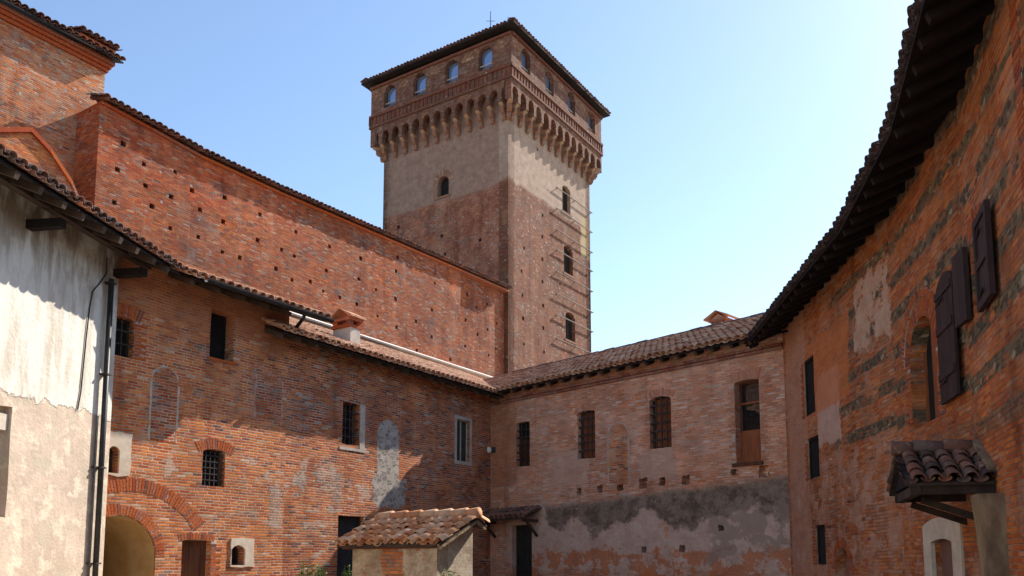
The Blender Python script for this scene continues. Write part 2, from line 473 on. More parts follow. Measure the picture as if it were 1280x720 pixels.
M_MIRROR.node_tree.nodes['Principled BSDF'].inputs['Base Color'].default_value = (.22, .30, .46, 1)
M_LAMP = simple('milk_glass', (.62, .60, .50), (.70, .68, .58), 5, .3)
def leaf_material():
    g = G('weed_leaf')
    c = g.ramp(g.attr(), [(0, (.045, .10, .018)), (.5, (.09, .17, .03)), (1, (.16, .22, .05))])
    g.b.inputs['Transmission Weight'].default_value = 0
    return g.done(c, .6)
M_LEAF = leaf_material()

# white house plaster: limewash above, bare beige render below
def white_wall_material(line):
    g = G('limewashed_wall')
    x, y, z = g.xyz(g.obj)
    n = g.noise(g.obj, 1.1, 6, .68)
    n2 = g.noise(g.comb(g.m('MULTIPLY', x, 2.5), g.m('MULTIPLY', y, .5), 3.0), 1.6, 5, .65)
    n3 = g.noise(g.obj, 9.0, 5, .7)
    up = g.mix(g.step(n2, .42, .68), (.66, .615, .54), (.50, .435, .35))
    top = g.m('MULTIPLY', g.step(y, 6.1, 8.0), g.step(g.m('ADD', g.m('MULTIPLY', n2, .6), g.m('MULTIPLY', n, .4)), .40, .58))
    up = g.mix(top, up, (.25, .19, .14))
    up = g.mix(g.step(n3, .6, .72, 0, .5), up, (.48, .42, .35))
    dn = g.mix(g.step(n, .36, .62), (.55, .43, .335), (.44, .34, .26))
    dn = g.mix(g.step(g.noise(g.obj, 2.7, 6, .7), .5, .62, 0, .8), dn, (.66, .56, .43))
    gm = g.noise(g.vadd(g.obj, (5, 9, 0)), .9, 4, .6)
    dn = g.mix(g.step(gm, .5, .66, 0, .5), dn, (.40, .37, .28))
    d = g.m('SUBTRACT', g.m('ADD', y, g.m('MULTIPLY', g.m('SUBTRACT', n, .5), .9)), line)
    f = g.step(d, 0, .05)
    g.bump(g.m('ADD', n3, g.m('MULTIPLY', f, .8)), .02)
    return g.done(g.mix(f, dn, up), .92)

# ------------------------------------------------------------------ builders
def tiles(name, mat, parent, A, B, up2, pitch, length, clips=(), sx=.235, sy=.36, r=.102, jit=1.0, label=None, deck=True, drop=0.0):
    """rows of overlapping barrel tiles; A, B ends of the eave line, up2 horizontal direction up the slope"""
    A, B, up2 = Vector(A), Vector(B), Vector((up2[0], up2[1], 0)).normalized()
    e = (B-A); L = e.length; e.normalize()
    s = (up2*math.cos(pitch)+Vector((0, 0, 1))*math.sin(pitch))
    nr = e.cross(s)
    if nr.z < 0: nr = -nr
    nr.normalize()
    s = (s-e*s.dot(e)).normalized() if abs(s.dot(e)) < .02 else s
    mb = MB()
    nc, nrw = max(1, int(L/sx)), max(1, int(length/sy))
    th = .016
    sag = [random.uniform(-.012, .012)*jit for _ in range(nc+2)]
    for i in range(nc+1):
        for j in range(nrw):
            for kind in (0, 1):
                c0 = A+e*((i+(.5 if kind else 0)+.25)*sx)+s*(j*sy)
                if (c0-A).dot(e) > L: continue
                if any((c0.xy-Vector(p)).dot(Vector(nn)) < 0 for p, nn in clips): continue
                jx, js, jn = random.uniform(-.010, .010)*jit, random.uniform(-.022, .022)*jit+sag[i], random.uniform(-.004, .008)*jit
                tw = random.uniform(-.03, .03)*jit
                ln = sy*1.28
                rn = random.random()
                q0 = c0+e*jx+s*js
                ring = []
                rr_ = r*random.uniform(.95, 1.06)
                for t, (ra, lift) in enumerate(((rr_, .034 if kind == 0 else .012), (rr_*.84, .006 if kind == 0 else -.004))):
                    for rad in (ra, ra-th):
                        for k in range(7):
                            a = math.pi*k/6
                            if kind == 0: px_, pz_ = math.cos(a)*rad, math.sin(a)*rad*.86+lift+.022+jn
                            else: px_, pz_ = math.cos(a)*rad*.98, -math.sin(a)*rad*.72+lift+.045+jn
                            ring.append(q0+e*(px_+tw*t*ln)+s*(t*ln)+nr*pz_)
                fs = [(k, k+1, 14+k+1, 14+k) for k in range(6)]
                fs += [(k+7, k+8, k+1, k) for k in range(6)]
                if j == 0: fs += [(7+k+1, 7+k, 21+k, 21+k+1) for k in range(6)]
                mb.faces(ring, fs, rn)
    o = mb.build(name, mat, parent, label=label, smooth=True)
    return o
def deck(name, mat, parent, A, B, up2, pitch, length, t=.05, below=.03):
    A, B, up2 = Vector(A), Vector(B), Vector((up2[0], up2[1], 0)).normalized()
    s = up2*length+Vector((0, 0, 1))*length*math.tan(pitch)
    o1, o2 = Vector((0, 0, -below)), Vector((0, 0, -below-t))
    mb = MB()
    mb.hexa([A+o2, B+o2, B+s+o2, A+s+o2, A+o1, B+o1, B+s+o1, A+s+o1])
    return mb.build(name, mat, parent)
def rafters(parent, A, B, up2, pitch, length, step=.62, w=.09, h=.11, below=.085, start=.1, mat=None):
    A, B, up2 = Vector(A), Vector(B), Vector((up2[0], up2[1], 0)).normalized()
    e = (B-A).normalized(); L = (B-A).length
    s = up2+Vector((0, 0, 1))*math.tan(pitch)
    n = int(L/step)
    mb = MB()
    mb.beam(s*.0+Vector((0, 0, -below-h/2)), s*length+Vector((0, 0, -below-h/2)), w, h)
    first = mb.build('rafter', mat or M_WOOD, parent, Matrix.Translation(A+e*start+s*.04))
    for i in range(1, n):
        o = first.copy(); COL.objects.link(o)
        o.parent = parent
        M = Matrix.Translation(A+e*(start+i*step+random.uniform(-.04, .04))+s*(.04+random.uniform(0, .03)))
        o.matrix_parent_inverse = WM[parent.name].inverted(); o.matrix_basis = M
        WM[o.name] = M

def vouss(mb, cx, cy, r0, r1, a0, a1, bw=.07, z0=-.01, z1=.008, back=True):
    """a ring of bricks set radially, with a bed of mortar just behind their faces (slot 1)"""
    n = max(3, int(abs(a1-a0)*(r0+r1)/2/bw))
    for i in range(n):
        b0, b1 = a0+(a1-a0)*(i+.13)/n, a0+(a1-a0)*(i+.87)/n
        ro, ri = r1+random.uniform(-.03, .02), r0+random.uniform(0, .012)
        zz = z1+random.uniform(-.004, .004)
        P = lambda a, r: (cx+math.sin(a)*r, cy+math.cos(a)*r)
        q = [P(b0, ri), P(b1, ri), P(b1, ro), P(b0, ro)]
        mb.hexa([(x, y, z0) for x, y in q]+[(x, y, zz) for x, y in q])
    if back:
        m = 16
        for i in range(m):
            b0, b1 = a0+(a1-a0)*i/m, a0+(a1-a0)*(i+1)/m
            P = lambda a, r: (cx+math.sin(a)*r, cy+math.cos(a)*r)
            q = [P(b0, r0+.004), P(b1, r0+.004), P(b1, r1-.006), P(b0, r1-.006)]
            mb.hexa([(x, y, z0-.01) for x, y in q]+[(x, y, z1-.010) for x, y in q], .5, 1)
def lintel(W, parent, b, rise=.1, h=.25, over=.06, mat=None, z1=.008):
    w = (b[2]-b[0])/2
    rise = min(rise, w)
    r = (w*w+rise*rise)/(2*rise)
    cx, cy = (b[0]+b[2])/2, b[3]-r
    a = math.asin(min(1, w/r))+over/r
    mb = MB()
    vouss(mb, cx, cy, r, r+h, -a, a, z1=z1)
    return mb.build('brick_arch', [mat or M_VOUSS, M_MORTAR], parent, W.M)
def frame_bars(mb, b, w, z0, z1, mi=0):
    x0, y0, x1, y1 = b
    mb.box(x0, x0+w, y0, y1, z0, z1, mi=mi); mb.box(x1-w, x1, y0, y1, z0, z1, mi=mi)
    mb.box(x0+w, x1-w, y0, y0+w, z0, z1, mi=mi); mb.box(x0+w, x1-w, y1-w, y1, z0, z1, mi=mi)
def window(W, parent, b, depth=.28, frame=M_WOOD, fill=M_GLASS, fill_name='pane', grille=None, gw=.011, muntin=0, fw=.055, pad=.10, label=None, name='window'):
    """joinery set back in an opening: a frame, what closes it, and iron bars where the photo shows them"""
    x0, y0, x1, y1 = b
    mb = MB()
    f = [x0-.02, y0-.02, x1+.02, y1+.02]
    frame_bars(mb, f, fw+.02, -depth-.05, -depth)
    if muntin: mb.box((x0+x1)/2-.022, (x0+x1)/2+.022, y0, y1, -depth-.045, -depth-.005)
    wn = mb.build(name, frame, parent, W.M, label)
    mb = MB()
    mb.box(x0-pad, x1+pad, y0-pad, y1+pad, -depth-.09, -depth-.035)
    mb.build(fill_name, fill, wn, W.M)
    if grille:
        nx, ny = grille
        mb = MB()
        for i in range(1, nx+1):
            x = x0+(x1-x0)*i/(nx+1)
            mb.box(x-gw, x+gw, y0-.01, y1+.01, -.075, -.053)
        for j in range(1, ny+1):
            y = y0+(y1-y0)*j/(ny+1)
            mb.box(x0-.01, x1+.01, y-gw, y+gw, -.081, -.047)
        mb.build('grille', M_IRON, wn, W.M)
    return wn
def jamb(W, parent, x, side, y0, y1, L=(.28, .15), mat=None, skip=0.0):
    """toothed brick edge beside an opening, on its bed of mortar"""
    mb = MB()
    a, b = sorted((x+side*.014, x+side*min(L)))
    mb.box(a+.004, b-.004, y0, y1, -.04, .004, mi=1)
    i = 0
    while y0+(i+1)*.072 < y1:
        l = L[i % 2]+random.uniform(-.015, .015)
        a, b = sorted((x+side*.014, x+side*l))
        if random.random() >= skip: mb.box(a, b, y0+i*.072, y0+i*.072+.061, -.03, .011+random.uniform(-.003, .003))
        i += 1
    return mb.build('brick_jamb', [mat or M_VOUSS, M_MORTAR], parent, W.M)
def backing(W, parent, x0, x1, y0, y1, z, t=.12, mat=None):
    mb = MB(); mb.box(x0, x1, y0, y1, z-t, z)
    return mb.build('inner_wall', mat or M_VOID, parent, W.M)
def ring_outline(W, parent, b, w=.06, mat=None, z=.004, name='blind_arch', label=None, rise=None, jit=.02, open_bottom=True):
    """the pale joint left round a walled-up opening"""
    out, inn = arch([b[0]-w, b[1], b[2]+w, b[3]+w], None if rise is None else rise+w*.3, 16), arch(b, rise, 16)
    o2, i2 = out[1:]+[out[0]], inn[1:]+[inn[0]]
    def dense(p):
        q = []
        for (a, b_), (c, d) in zip(p, p[1:]):
            k = max(1, int(math.hypot(c-a, d-b_)/.12))
            q += [(a+(c-a)*i/k, b_+(d-b_)*i/k) for i in range(k)]
        return q+[p[-1]]
    # same sample count on both sides
    def resample(p, n):
        L = [0]
        for (a, b_), (c, d) in zip(p, p[1:]): L.append(L[-1]+math.hypot(c-a, d-b_))
        r = []
        for i in range(n+1):
            t = L[-1]*i/n; k = 0
            while k < len(L)-2 and L[k+1] < t: k += 1
            u = (t-L[k])/max(1e-6, L[k+1]-L[k])
            r.append((p[k][0]+(p[k+1][0]-p[k][0])*u, p[k][1]+(p[k+1][1]-p[k][1])*u))
        return r
    N = 60
    A, B = resample(o2, N), resample(i2, N)
    mb = MB()
    th = [random.choice((.25, .6, 1.0, 1.0)) for _ in range(N+1)]
    A = [(b[0]+(a[0]-b[0])*t, b[1]+(a[1]-b[1])*t) for a, b, t in zip(A, B, th)]
    jit *= .7
    j = [(random.uniform(-jit, jit), random.uniform(-jit, jit)) for _ in range(N+1)]
    for i in range(N):
        q = [(A[i][0]+j[i][0], A[i][1]+j[i][1]), (A[i+1][0]+j[i+1][0], A[i+1][1]+j[i+1][1]), (B[i+1][0], B[i+1][1]), (B[i][0], B[i][1])]
        mb.hexa([(x, y, -.02) for x, y in q[::-1]]+[(x, y, z) for x, y in q[::-1]])
    return mb.build(name, mat or M_MORTAR, parent, W.M, label)
def putlogs(W, pts, size=.17):
    hs = []
    for px, py in pts:
        x, y = W.hit(px, py)
        s = size*random.uniform(.8, 1.15)/2
        hs.append(rough([x-s, y-s, x+s, y+s], .012))
    return hs

# ------------------------------------------------------------------ ground
def ground():
    g = G('court_gravel')
    n = g.noise(g.obj, 1.2, 6, .7); n2 = g.noise(g.obj, 30, 4, .7); n3 = g.noise(g.obj, .12, 4, .6)
    c = g.mix(g.step(n2, .35, .65), (.34, .285, .22), (.50, .43, .34))
    c = g.mix(g.step(n, .45, .62, 0, .6), c, (.40, .34, .26))
    c = g.mix(g.step(n3, .52, .66, 0, .7), c, (.10, .13, .05))
    g.bump(n2, .02)
    mat = g.done(c, .95)
    mb = MB()
    S, n_ = 1500, 10
    mb.poly([(-S, -S, 0), (S, -S, 0), (S, S, 0), (-S, S, 0)])
    o = mb.build('ground', mat)
    o['kind'] = 'structure'
ground()
PI = math.pi
PITCH = math.atan(.42)

# ================================================================== TOWER
def tower():
    TW, TB = 9.35, 8.9                     # along the court side, along the left side
    zc0, zc1, zc2, zc3, zr = 25.40, 26.85, 28.0, 29.98, 30.22     # corbel foot, arch top, frieze top, wall head, eave
    OV = .58
    zl = WT.hit(560, 252)[1]; zk = WK.hit(690, 262)[1]
    t = thing('watchtower', 'tall square brick tower with corbelled top storey and low tiled roof', 'tower', (TC.x, TC.y, 0))
    plast = dict(kind='plaster', amp=.28, soft=.25, c1=(.40, .29, .22), c2=(.27, .185, .135), holes=.18)
    # four faces; the two seen from the court carry windows and putlog holes
    d = DL; back = Vector((-d.y, d.x))
    W3 = Wall(TC+d*TW+back*TB, -d)                    # far faces
    W4 = Wall(TC+d*TW, back)
    mR = masonry('tower_right_brick', [(0, (.20, .058, .030)), (.3, (.26, .095, .052)), (.6, (.16, .065, .042)), (.75, (.28, .13, .08)), (.94, (.36, .25, .18))], [(0, (.27, .075, .033)), (.4, (.23, .088, .05)), (.8, (.16, .068, .045))], mort=(.24, .15, .10), smear=.28, dark=.3, speck=.32, gain=.80, seed=1, blotch=.35, bw=.225, bh=.060,
                 regions=[dict(plast, box=(-5, zk, 30, 60), sc=1.2), dict(plast, box=(8.0, 20.2, 30, 23), c1=(.42, .29, .14), c2=(.36, .26, .17), amp=.5, sd=4)])
    mL = masonry('tower_left_brick', [(0, (.20, .045, .024)), (.35, (.27, .07, .03)), (.7, PURPLE), (.85, (.30, .11, .06))], [(0, (.20, .045, .024)), (.35, (.27, .07, .03)), (.7, PURPLE), (.85, (.25, .10, .06))], smear=.3, dark=.35, speck=.15, seed=2, blotch=.35, bw=.225, bh=.060,
                 regions=[dict(plast, box=(-5, zl, 30, 60), c1=(.30, .195, .15), c2=(.20, .125, .092))])  # left face painted darker than the right, adding to its shade
    wr = [WK.box(703, 233, 713, 266), WK.box(705, 308, 716, 343), WK.box(707, 391, 719, 426)]
    wl = WT.box(547, 220, 561, 245)
    holesR = putlogs(WK, [(652, 339), (653, 369), (654, 398), (655, 430), (678, 269), (678, 296), (678, 324), (678, 352), (679, 382), (679, 410), (680, 440), (700, 355), (672, 187), (655, 310)], .2)
    holesL = putlogs(WT, [(552, 295), (498, 284), (556, 318), (600, 300)], .2)
    for W, hs, m in ((WK, holesR+[arch(b, .2) for b in wr], mR), (WT, holesL+[arch(wl)], mL), (W3, [], mL), (W4, [], mR)):
        e = .6 if W in (WT, W4) else 0
        TL = TB if W in (WT, W4) else TW
        link('wall', panel_mesh('wall', [(0, 0), (TL, 0), (TL, zc3), (0, zc3)], hs, .6, m), t, W.M)
    for b in wr:
        w = window(WK, t, b, .22, frame=M_WOOD, fill=M_VOID, fill_name='dark_room', muntin=1, fw=.06)
        mb = MB(); mb.box(b[0]-.12, b[2]+.12, b[1]-.12, b[1]-.002, -.2, .05); mb.build('sill', M_CORBEL, w, WK.M)
    w = window(WT, t, wl, .3, frame=M_WOOD, fill=M_VOID)
    mb = MB(); vouss(mb, (wl[0]+wl[2])/2, wl[3]-(wl[2]-wl[0])/2, (wl[2]-wl[0])/2+.02, (wl[2]-wl[0])/2+.34, -PI/2, PI/2, .1)
    mb.box(wl[0]-.30, wl[0]-.01, wl[1]-.004, wl[3]-.35, -.01, .02, .4); mb.box(wl[0]-.2, wl[2]+.12, wl[1]-.13, wl[1]-.006, -.1, .06, .3)
    mb.build('surround', [M_CORBEL, M_PALE], w, WT.M)
    # overhanging storey: walls with arched openings, and the arcade band that rests on the corbels
    mU = masonry('tower_top_brick', [(0, (.14, .046, .028)), (.3, (.19, .066, .038)), (.6, (.155, .07, .048)), (.85, (.23, .12, .08))], [(0, (.15, .05, .03)), (.5, (.12, .055, .04)), (.8, (.20, .10, .07))], mort=(.20, .13, .09), smear=.3, dark=.45, seed=3, blotch=.4, bw=.225, bh=.060)
    NA = 13
    for fi, W in enumerate((WK, WT, W3, W4)):
        WO = W.shifted(OV)
        TL = TB if fi % 2 else TW
        x0, x1 = -OV, TL+OV
        th = .45
        ends = (x0, x1) if fi % 2 == 0 else (x0+th, x1-th)
        ww = (x1-x0)
        wins = []
        # where the windows stand on this face
        cent = [x0+ww*k for k in (.14, .385, .63, .875)] if fi == 0 else [x0+ww*k for k in (.145, .37, .60, .83)]
        for c in cent: wins.append([c-.46, 28.38, c+.46, 29.72])
        link('upper_wall', panel_mesh('upper_wall', [(ends[0], zc1+.42), (ends[1], zc1+.42), (ends[1], zc3), (ends[0], zc3)], [arch(b) for b in wins], th, mU), t, WO.M)
        # arcade band with scalloped lower edge
        pit = ww/NA
        pts = [(ends[0], zc1+.42)]
        low = [(ends[0], zc1-.62)]
        for k in range(NA):
            a, b = x0+k*pit+.12, x0+(k+1)*pit-.12
            a2, b2 = max(a, ends[0]+.02), min(b, ends[1]-.02)
            r = (b-a)/2; cx = (a+b)/2
            for i in range(9):
                an = PI-PI*i/8
                px_ = cx+math.cos(an)*r
                if i == 0 and px_ > ends[0]+.05: low.append((px_, zc1-.62))
                if ends[0]+.01 < px_ < ends[1]-.01: low.append((px_, zc1-.20+math.sin(an)*r*1.25))
                if i == 8 and px_ < ends[1]-.05: low.append((px_, zc1-.62))
        low.append((ends[1], zc1-.62))
        link('arcade', panel_mesh('arcade', low+[(ends[1], zc1+.415), (ends[0], zc1+.415)], [], th-.06, mU), t, WO.M)
        # corbels: three stepped rolls each, sharing one mesh
        cb = MB()
        for s_, (zz, out) in enumerate(((zc0, .17), (zc0+.33, .36), (zc0+.66, .53))):
            h_ = .33 if s_ < 2 else .42
            prof = [(0, 0), (out*.6, .0), (out*.9, h_*.22), (out, h_*.5), (out, h_*.96), (0, h_*.96)]
            n_ = len(prof)
            v = [(-.105, zz+q[1], q[0]) for q in prof]+[(.105, zz+q[1], q[0]) for q in prof]
            cb.faces(v, [tuple(range(n_)), tuple(range(n_, 2*n_))[::-1]]+[(i, n_+i, n_+(i+1) % n_, (i+1) % n_) for i in range(n_)], [.2, .75, .95][s_])
        first = None
        for k in range(NA+1):
            cxp = x0+k*pit
            if k in (0, NA): continue
            sq = (cxp-x0)/ww*TL if k in (1, NA-1) else cxp
            M = W.M @ Matrix.Translation((min(max(cxp, .14), TL-.14), 0, 0))
            if first is None: first = cb.build('corbel', M_CORBEL, t, M)
            else:
                o = first.copy(); COL.objects.link(o); o.parent = t
                o.matrix_parent_inverse = WM[t.name].inverted(); o.matrix_basis = M; WM[o.name] = M
        # corner corbel stands on the diagonal
        cm = W.M @ Matrix.Translation((TL, 0, 0)) @ Matrix.Rotation(PI/4, 4, 'Y') @ Matrix.Diagonal((1.15, 1, 1.35, 1))
        o = first.copy(); COL.objects.link(o); o.parent = t
        o.matrix_parent_inverse = WM[t.name].inverted(); o.matrix_basis = cm; WM[o.name] = cm
        # string courses and a frieze of upright bricks
        fr = MB()
        zz0 = zc1+.50
        for xx in [x0+i*.30 for i in range(int(ww/.30)+1)]:
            fr.box(xx, xx+.14, zz0+.16, zz0+.62, -.02, .07+random.uniform(-.01, .01)-.02)
        e_ = .07
        fr.box(x0-e_, x1+e_ if fi % 2 else x1+e_, zz0, zz0+.13, -.02, .09 if fi % 2 else .092)
        fr.box(x0-e_, x1+e_, zz0+.65, zz0+.80, -.02, .10 if fi % 2 else .103)
        fr.build('frieze', M_FRIEZE, t, WO.M)
        fr = MB()
        fr.box(x0-.02, x1+.02, zc3-.17, zc3-.03, -.02, .11 if fi % 2 else .113)
        fr.build('cornice', M_FRIEZE, t, WO.M)
        for b in wins:
            wn = window(WO, t, b, .26, frame=M_WOOD, fill=M_MIRROR, fw=.05)
            mb = MB(); mb.box(b[0]-.04, b[2]+.04, b[1]+.32, b[1]+.37, -.22, -.17); mb.build('rail', M_PALE, wn, WO.M)
        # walled-up battlement gaps: pale arched panels between the windows
        if fi < 2:
            cs = [(a+b)/2 for a, b in zip(cent, cent[1:])]+[cent[0]-ww*.105, cent[-1]+ww*.105]
            for c in cs:
                if x0+.35 < c < x1-.35:
                    mb = MB(); vouss(mb, c, 29.25, .20, .40, -PI/2, PI/2, .085, z1=.03)
                    mb.prism([(c+.19*math.cos(PI*i/8), 29.25+.19*math.sin(PI*i/8)) for i in range(9)], -.02, .008, mi=1)
                    mb.build('blind_arch', [M_CORBEL, M_CORBEL], t, WO.M)
    # iron rails in front of the stair windows
    for (ya, yb) in ((231, 254), (257, 281), (284, 305), (309, 331), (336, 357), (364, 381), (390, 412), (420, 436)):
        u0, v0 = WK.hit(699, ya, .3)
        u1 = TW+.05
        v0 -= .1
        mb = MB()
        mb.tube([(u0, v0, .14), (u1, v0, .14)], .032, 8)
        for uu in (u0+.1, (u0+u1)/2, u1-.1):
            mb.tube([(uu, v0, .14), (uu, v0-.06, -.05)], .03, 6)
        mb.build('scaffold_rail', M_RAIL, t, WK.M)
    # roof
    ov2 = OV+.44
    c = TC+d*TW/2+back*TB/2
    hw, hb = TW/2+ov2, TB/2+ov2
    cn = [c+d*a*hw+back*b*hb for a, b in ((-1, -1), (1, -1), (1, 1), (-1, 1))]
    mb = MB()
    ap = Vector((c.x, c.y, zr+2.4))
    for i in range(4):
        a, b = cn[i], cn[(i+1) % 4]
        mb.poly([(a.x, a.y, zr-.02), (b.x, b.y, zr-.02), tuple(ap)])
    mb.poly([(q.x, q.y, zr-.10) for q in cn])
    for i in range(4):
        a, b = cn[i], cn[(i+1) % 4]
        mb.poly([(a.x, a.y, zr-.10), (b.x, b.y, zr-.10), (b.x, b.y, zr-.02), (a.x, a.y, zr-.02)])
    roof = mb.build('roof', M_SOFFIT, t)
    for i in range(4):
        a, b = cn[i], cn[(i+1) % 4]
        mid = (c-(a+b)/2).normalized()
        cl = [(a, Vector((-(c-a).y, (c-a).x)).normalized()*(1 if Vector((-(c-a).y, (c-a).x)).dot(b-a) > 0 else -1)),
              (b, Vector((-(c-b).y, (c-b).x)).normalized()*(1 if Vector((-(c-b).y, (c-b).x)).dot(a-b) > 0 else -1))]
        tiles('tile_slope', M_TILE_DARK, roof, (a.x, a.y, zr), (b.x, b.y, zr), mid, math.atan2(2.4, hw), 1.6, clips=cl, sx=.24, r=.1)
    # soffit of the overhang joins wall heads to the eaves
    mb = MB()
    for W in (WK, WT, W3, W4):
        pass
    base = WT.w(*WT.hit(610, 25))
    mb = MB()
    q = c+(-d)*2.0+back*(-.6)
    px_ = ray(610, 10); 
    # stands on the roof, above the left face
    for s_ in [i*.05 for i in range(0, 120)]:
        q = c+back*(hw-s_*0)*0+(-d)*(hw-2.5)+back*(-hw+s_)*1.0
        if abs(640+F*(q.x/q.y)*math.cos(TH)**0-610) < 1.5: break
    zq = zr+2.4*min(1, (2.5)/hw)
    mb.tube([(q.x, q.y, zq-.2), (q.x, q.y, zq+2.1)], [.035, .02], 6)
    mb.tube([(q.x-.25, q.y, zq+1.5), (q.x+.25, q.y, zq+1.5)], .015, 5)
    mb.build('antenna', M_IRON, t)
tower()

# ================================================================== CURTAIN WALL
def curtain():
    uL = WK.hit(122, 180)[0]
    uk = WK.hit(575, 400)[0]
    tp = [(uL, WK.hit(124, 129)[1])]+[WK.hit(*p) for p in ((190, 164), (250, 197), (350, 243), (481, 299))]+[(uk, WK.hit(575, 339)[1]), (0.0, WK.hit(635, 365)[1])]
    t = thing('curtain_wall', 'long high red brick wall with putlog holes running up to the tower', 'wall', (TC.x+DL.x*uL, TC.y+DL.y*uL, 0))
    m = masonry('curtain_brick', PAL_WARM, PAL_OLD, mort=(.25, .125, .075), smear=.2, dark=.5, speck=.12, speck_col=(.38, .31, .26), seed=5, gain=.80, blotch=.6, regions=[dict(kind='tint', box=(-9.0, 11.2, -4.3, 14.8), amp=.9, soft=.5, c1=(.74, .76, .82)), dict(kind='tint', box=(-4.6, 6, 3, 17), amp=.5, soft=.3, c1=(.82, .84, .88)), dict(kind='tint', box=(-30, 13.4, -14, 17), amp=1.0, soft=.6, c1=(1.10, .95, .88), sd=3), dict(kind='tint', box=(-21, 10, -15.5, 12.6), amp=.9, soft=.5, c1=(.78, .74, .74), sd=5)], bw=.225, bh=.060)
    pl = [(451, 323), (448.6, 348.6), (446, 380), (495, 339), (494.5, 373.5), (495.6, 409), (543.5, 354), (540, 387.5), (539.6, 421), (521, 438), (563, 449),
          (154, 180), (147, 212), (219, 215), (143, 253), (214, 246), (279, 277), (213, 285), (278, 315), (281, 247), (365, 350), (404, 364), (325, 268), (322, 300),
          (370, 290), (368, 320), (412, 308), (408, 338), (182, 232), (180, 205), (250, 262), (248, 296), (345, 336), (472, 395), (470, 362), (425, 372), (520, 402), (497, 322), (300, 322), (240, 238), (190, 258), (388, 352), (352, 312)]
    pr = [(584, 368), (582, 400), (581.6, 432.7), (609, 380), (609.6, 412), (611, 444), (630.6, 390), (631, 421), (630, 451), (596, 384), (597, 418), (621, 404), (620, 436)]
    WS = WK.shifted(.02)
    out = [(uL, 0), (uk, 0)]+[(x, y) for x, y in tp[5::-1]]
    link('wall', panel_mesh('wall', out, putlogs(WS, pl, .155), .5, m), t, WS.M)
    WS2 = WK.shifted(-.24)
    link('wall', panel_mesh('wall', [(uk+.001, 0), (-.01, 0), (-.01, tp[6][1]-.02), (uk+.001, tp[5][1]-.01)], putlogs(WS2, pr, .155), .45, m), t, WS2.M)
    mb = MB()
    for (a, za), (b, zb) in zip(tp, tp[1:]):
        mb.hexa([(a, 0, -1.5), (b, 0, -1.5), (b, 0, -.62), (a, 0, -.62), (a, za, -1.5), (b, zb, -1.5), (b, zb, -.62), (a, za, -.62)])
    mb.build('rear_wall', m, t, WK.M)
    # left end, in shade, turns back towards the high block
    mb = MB()
    mb.box(uL+.01, uL+.5, 0, tp[0][1]-.12, -1.7, -.49)
    mb.build('end_wall', m, t, WK.M)
    # brick corbel course and tiled coping
    mb = MB()
    for (a, za), (b, zb) in zip(tp, tp[1:]):
        mb.hexa([(a, za-.02, -1.52), (b, zb-.02, -1.52), (b, zb-.02, .10), (a, za-.02, .10), (a, za+.07, -1.52), (b, zb+.07, -1.52), (b, zb+.07, .10), (a, za+.07, .10)])
    cp = mb.build('coping', M_VOUSS, t, WK.M)
    for (a, za), (b, zb) in zip(tp, tp[1:]):
        A, B = WK.w(a, za+.10, .30), WK.w(b, zb+.10, .30)
        tiles('coping_tiles', M_TILE_DARK, cp, A, B, -WK.n, math.radians(20), 1.2, sx=.22)
    return uL
UL = curtain()

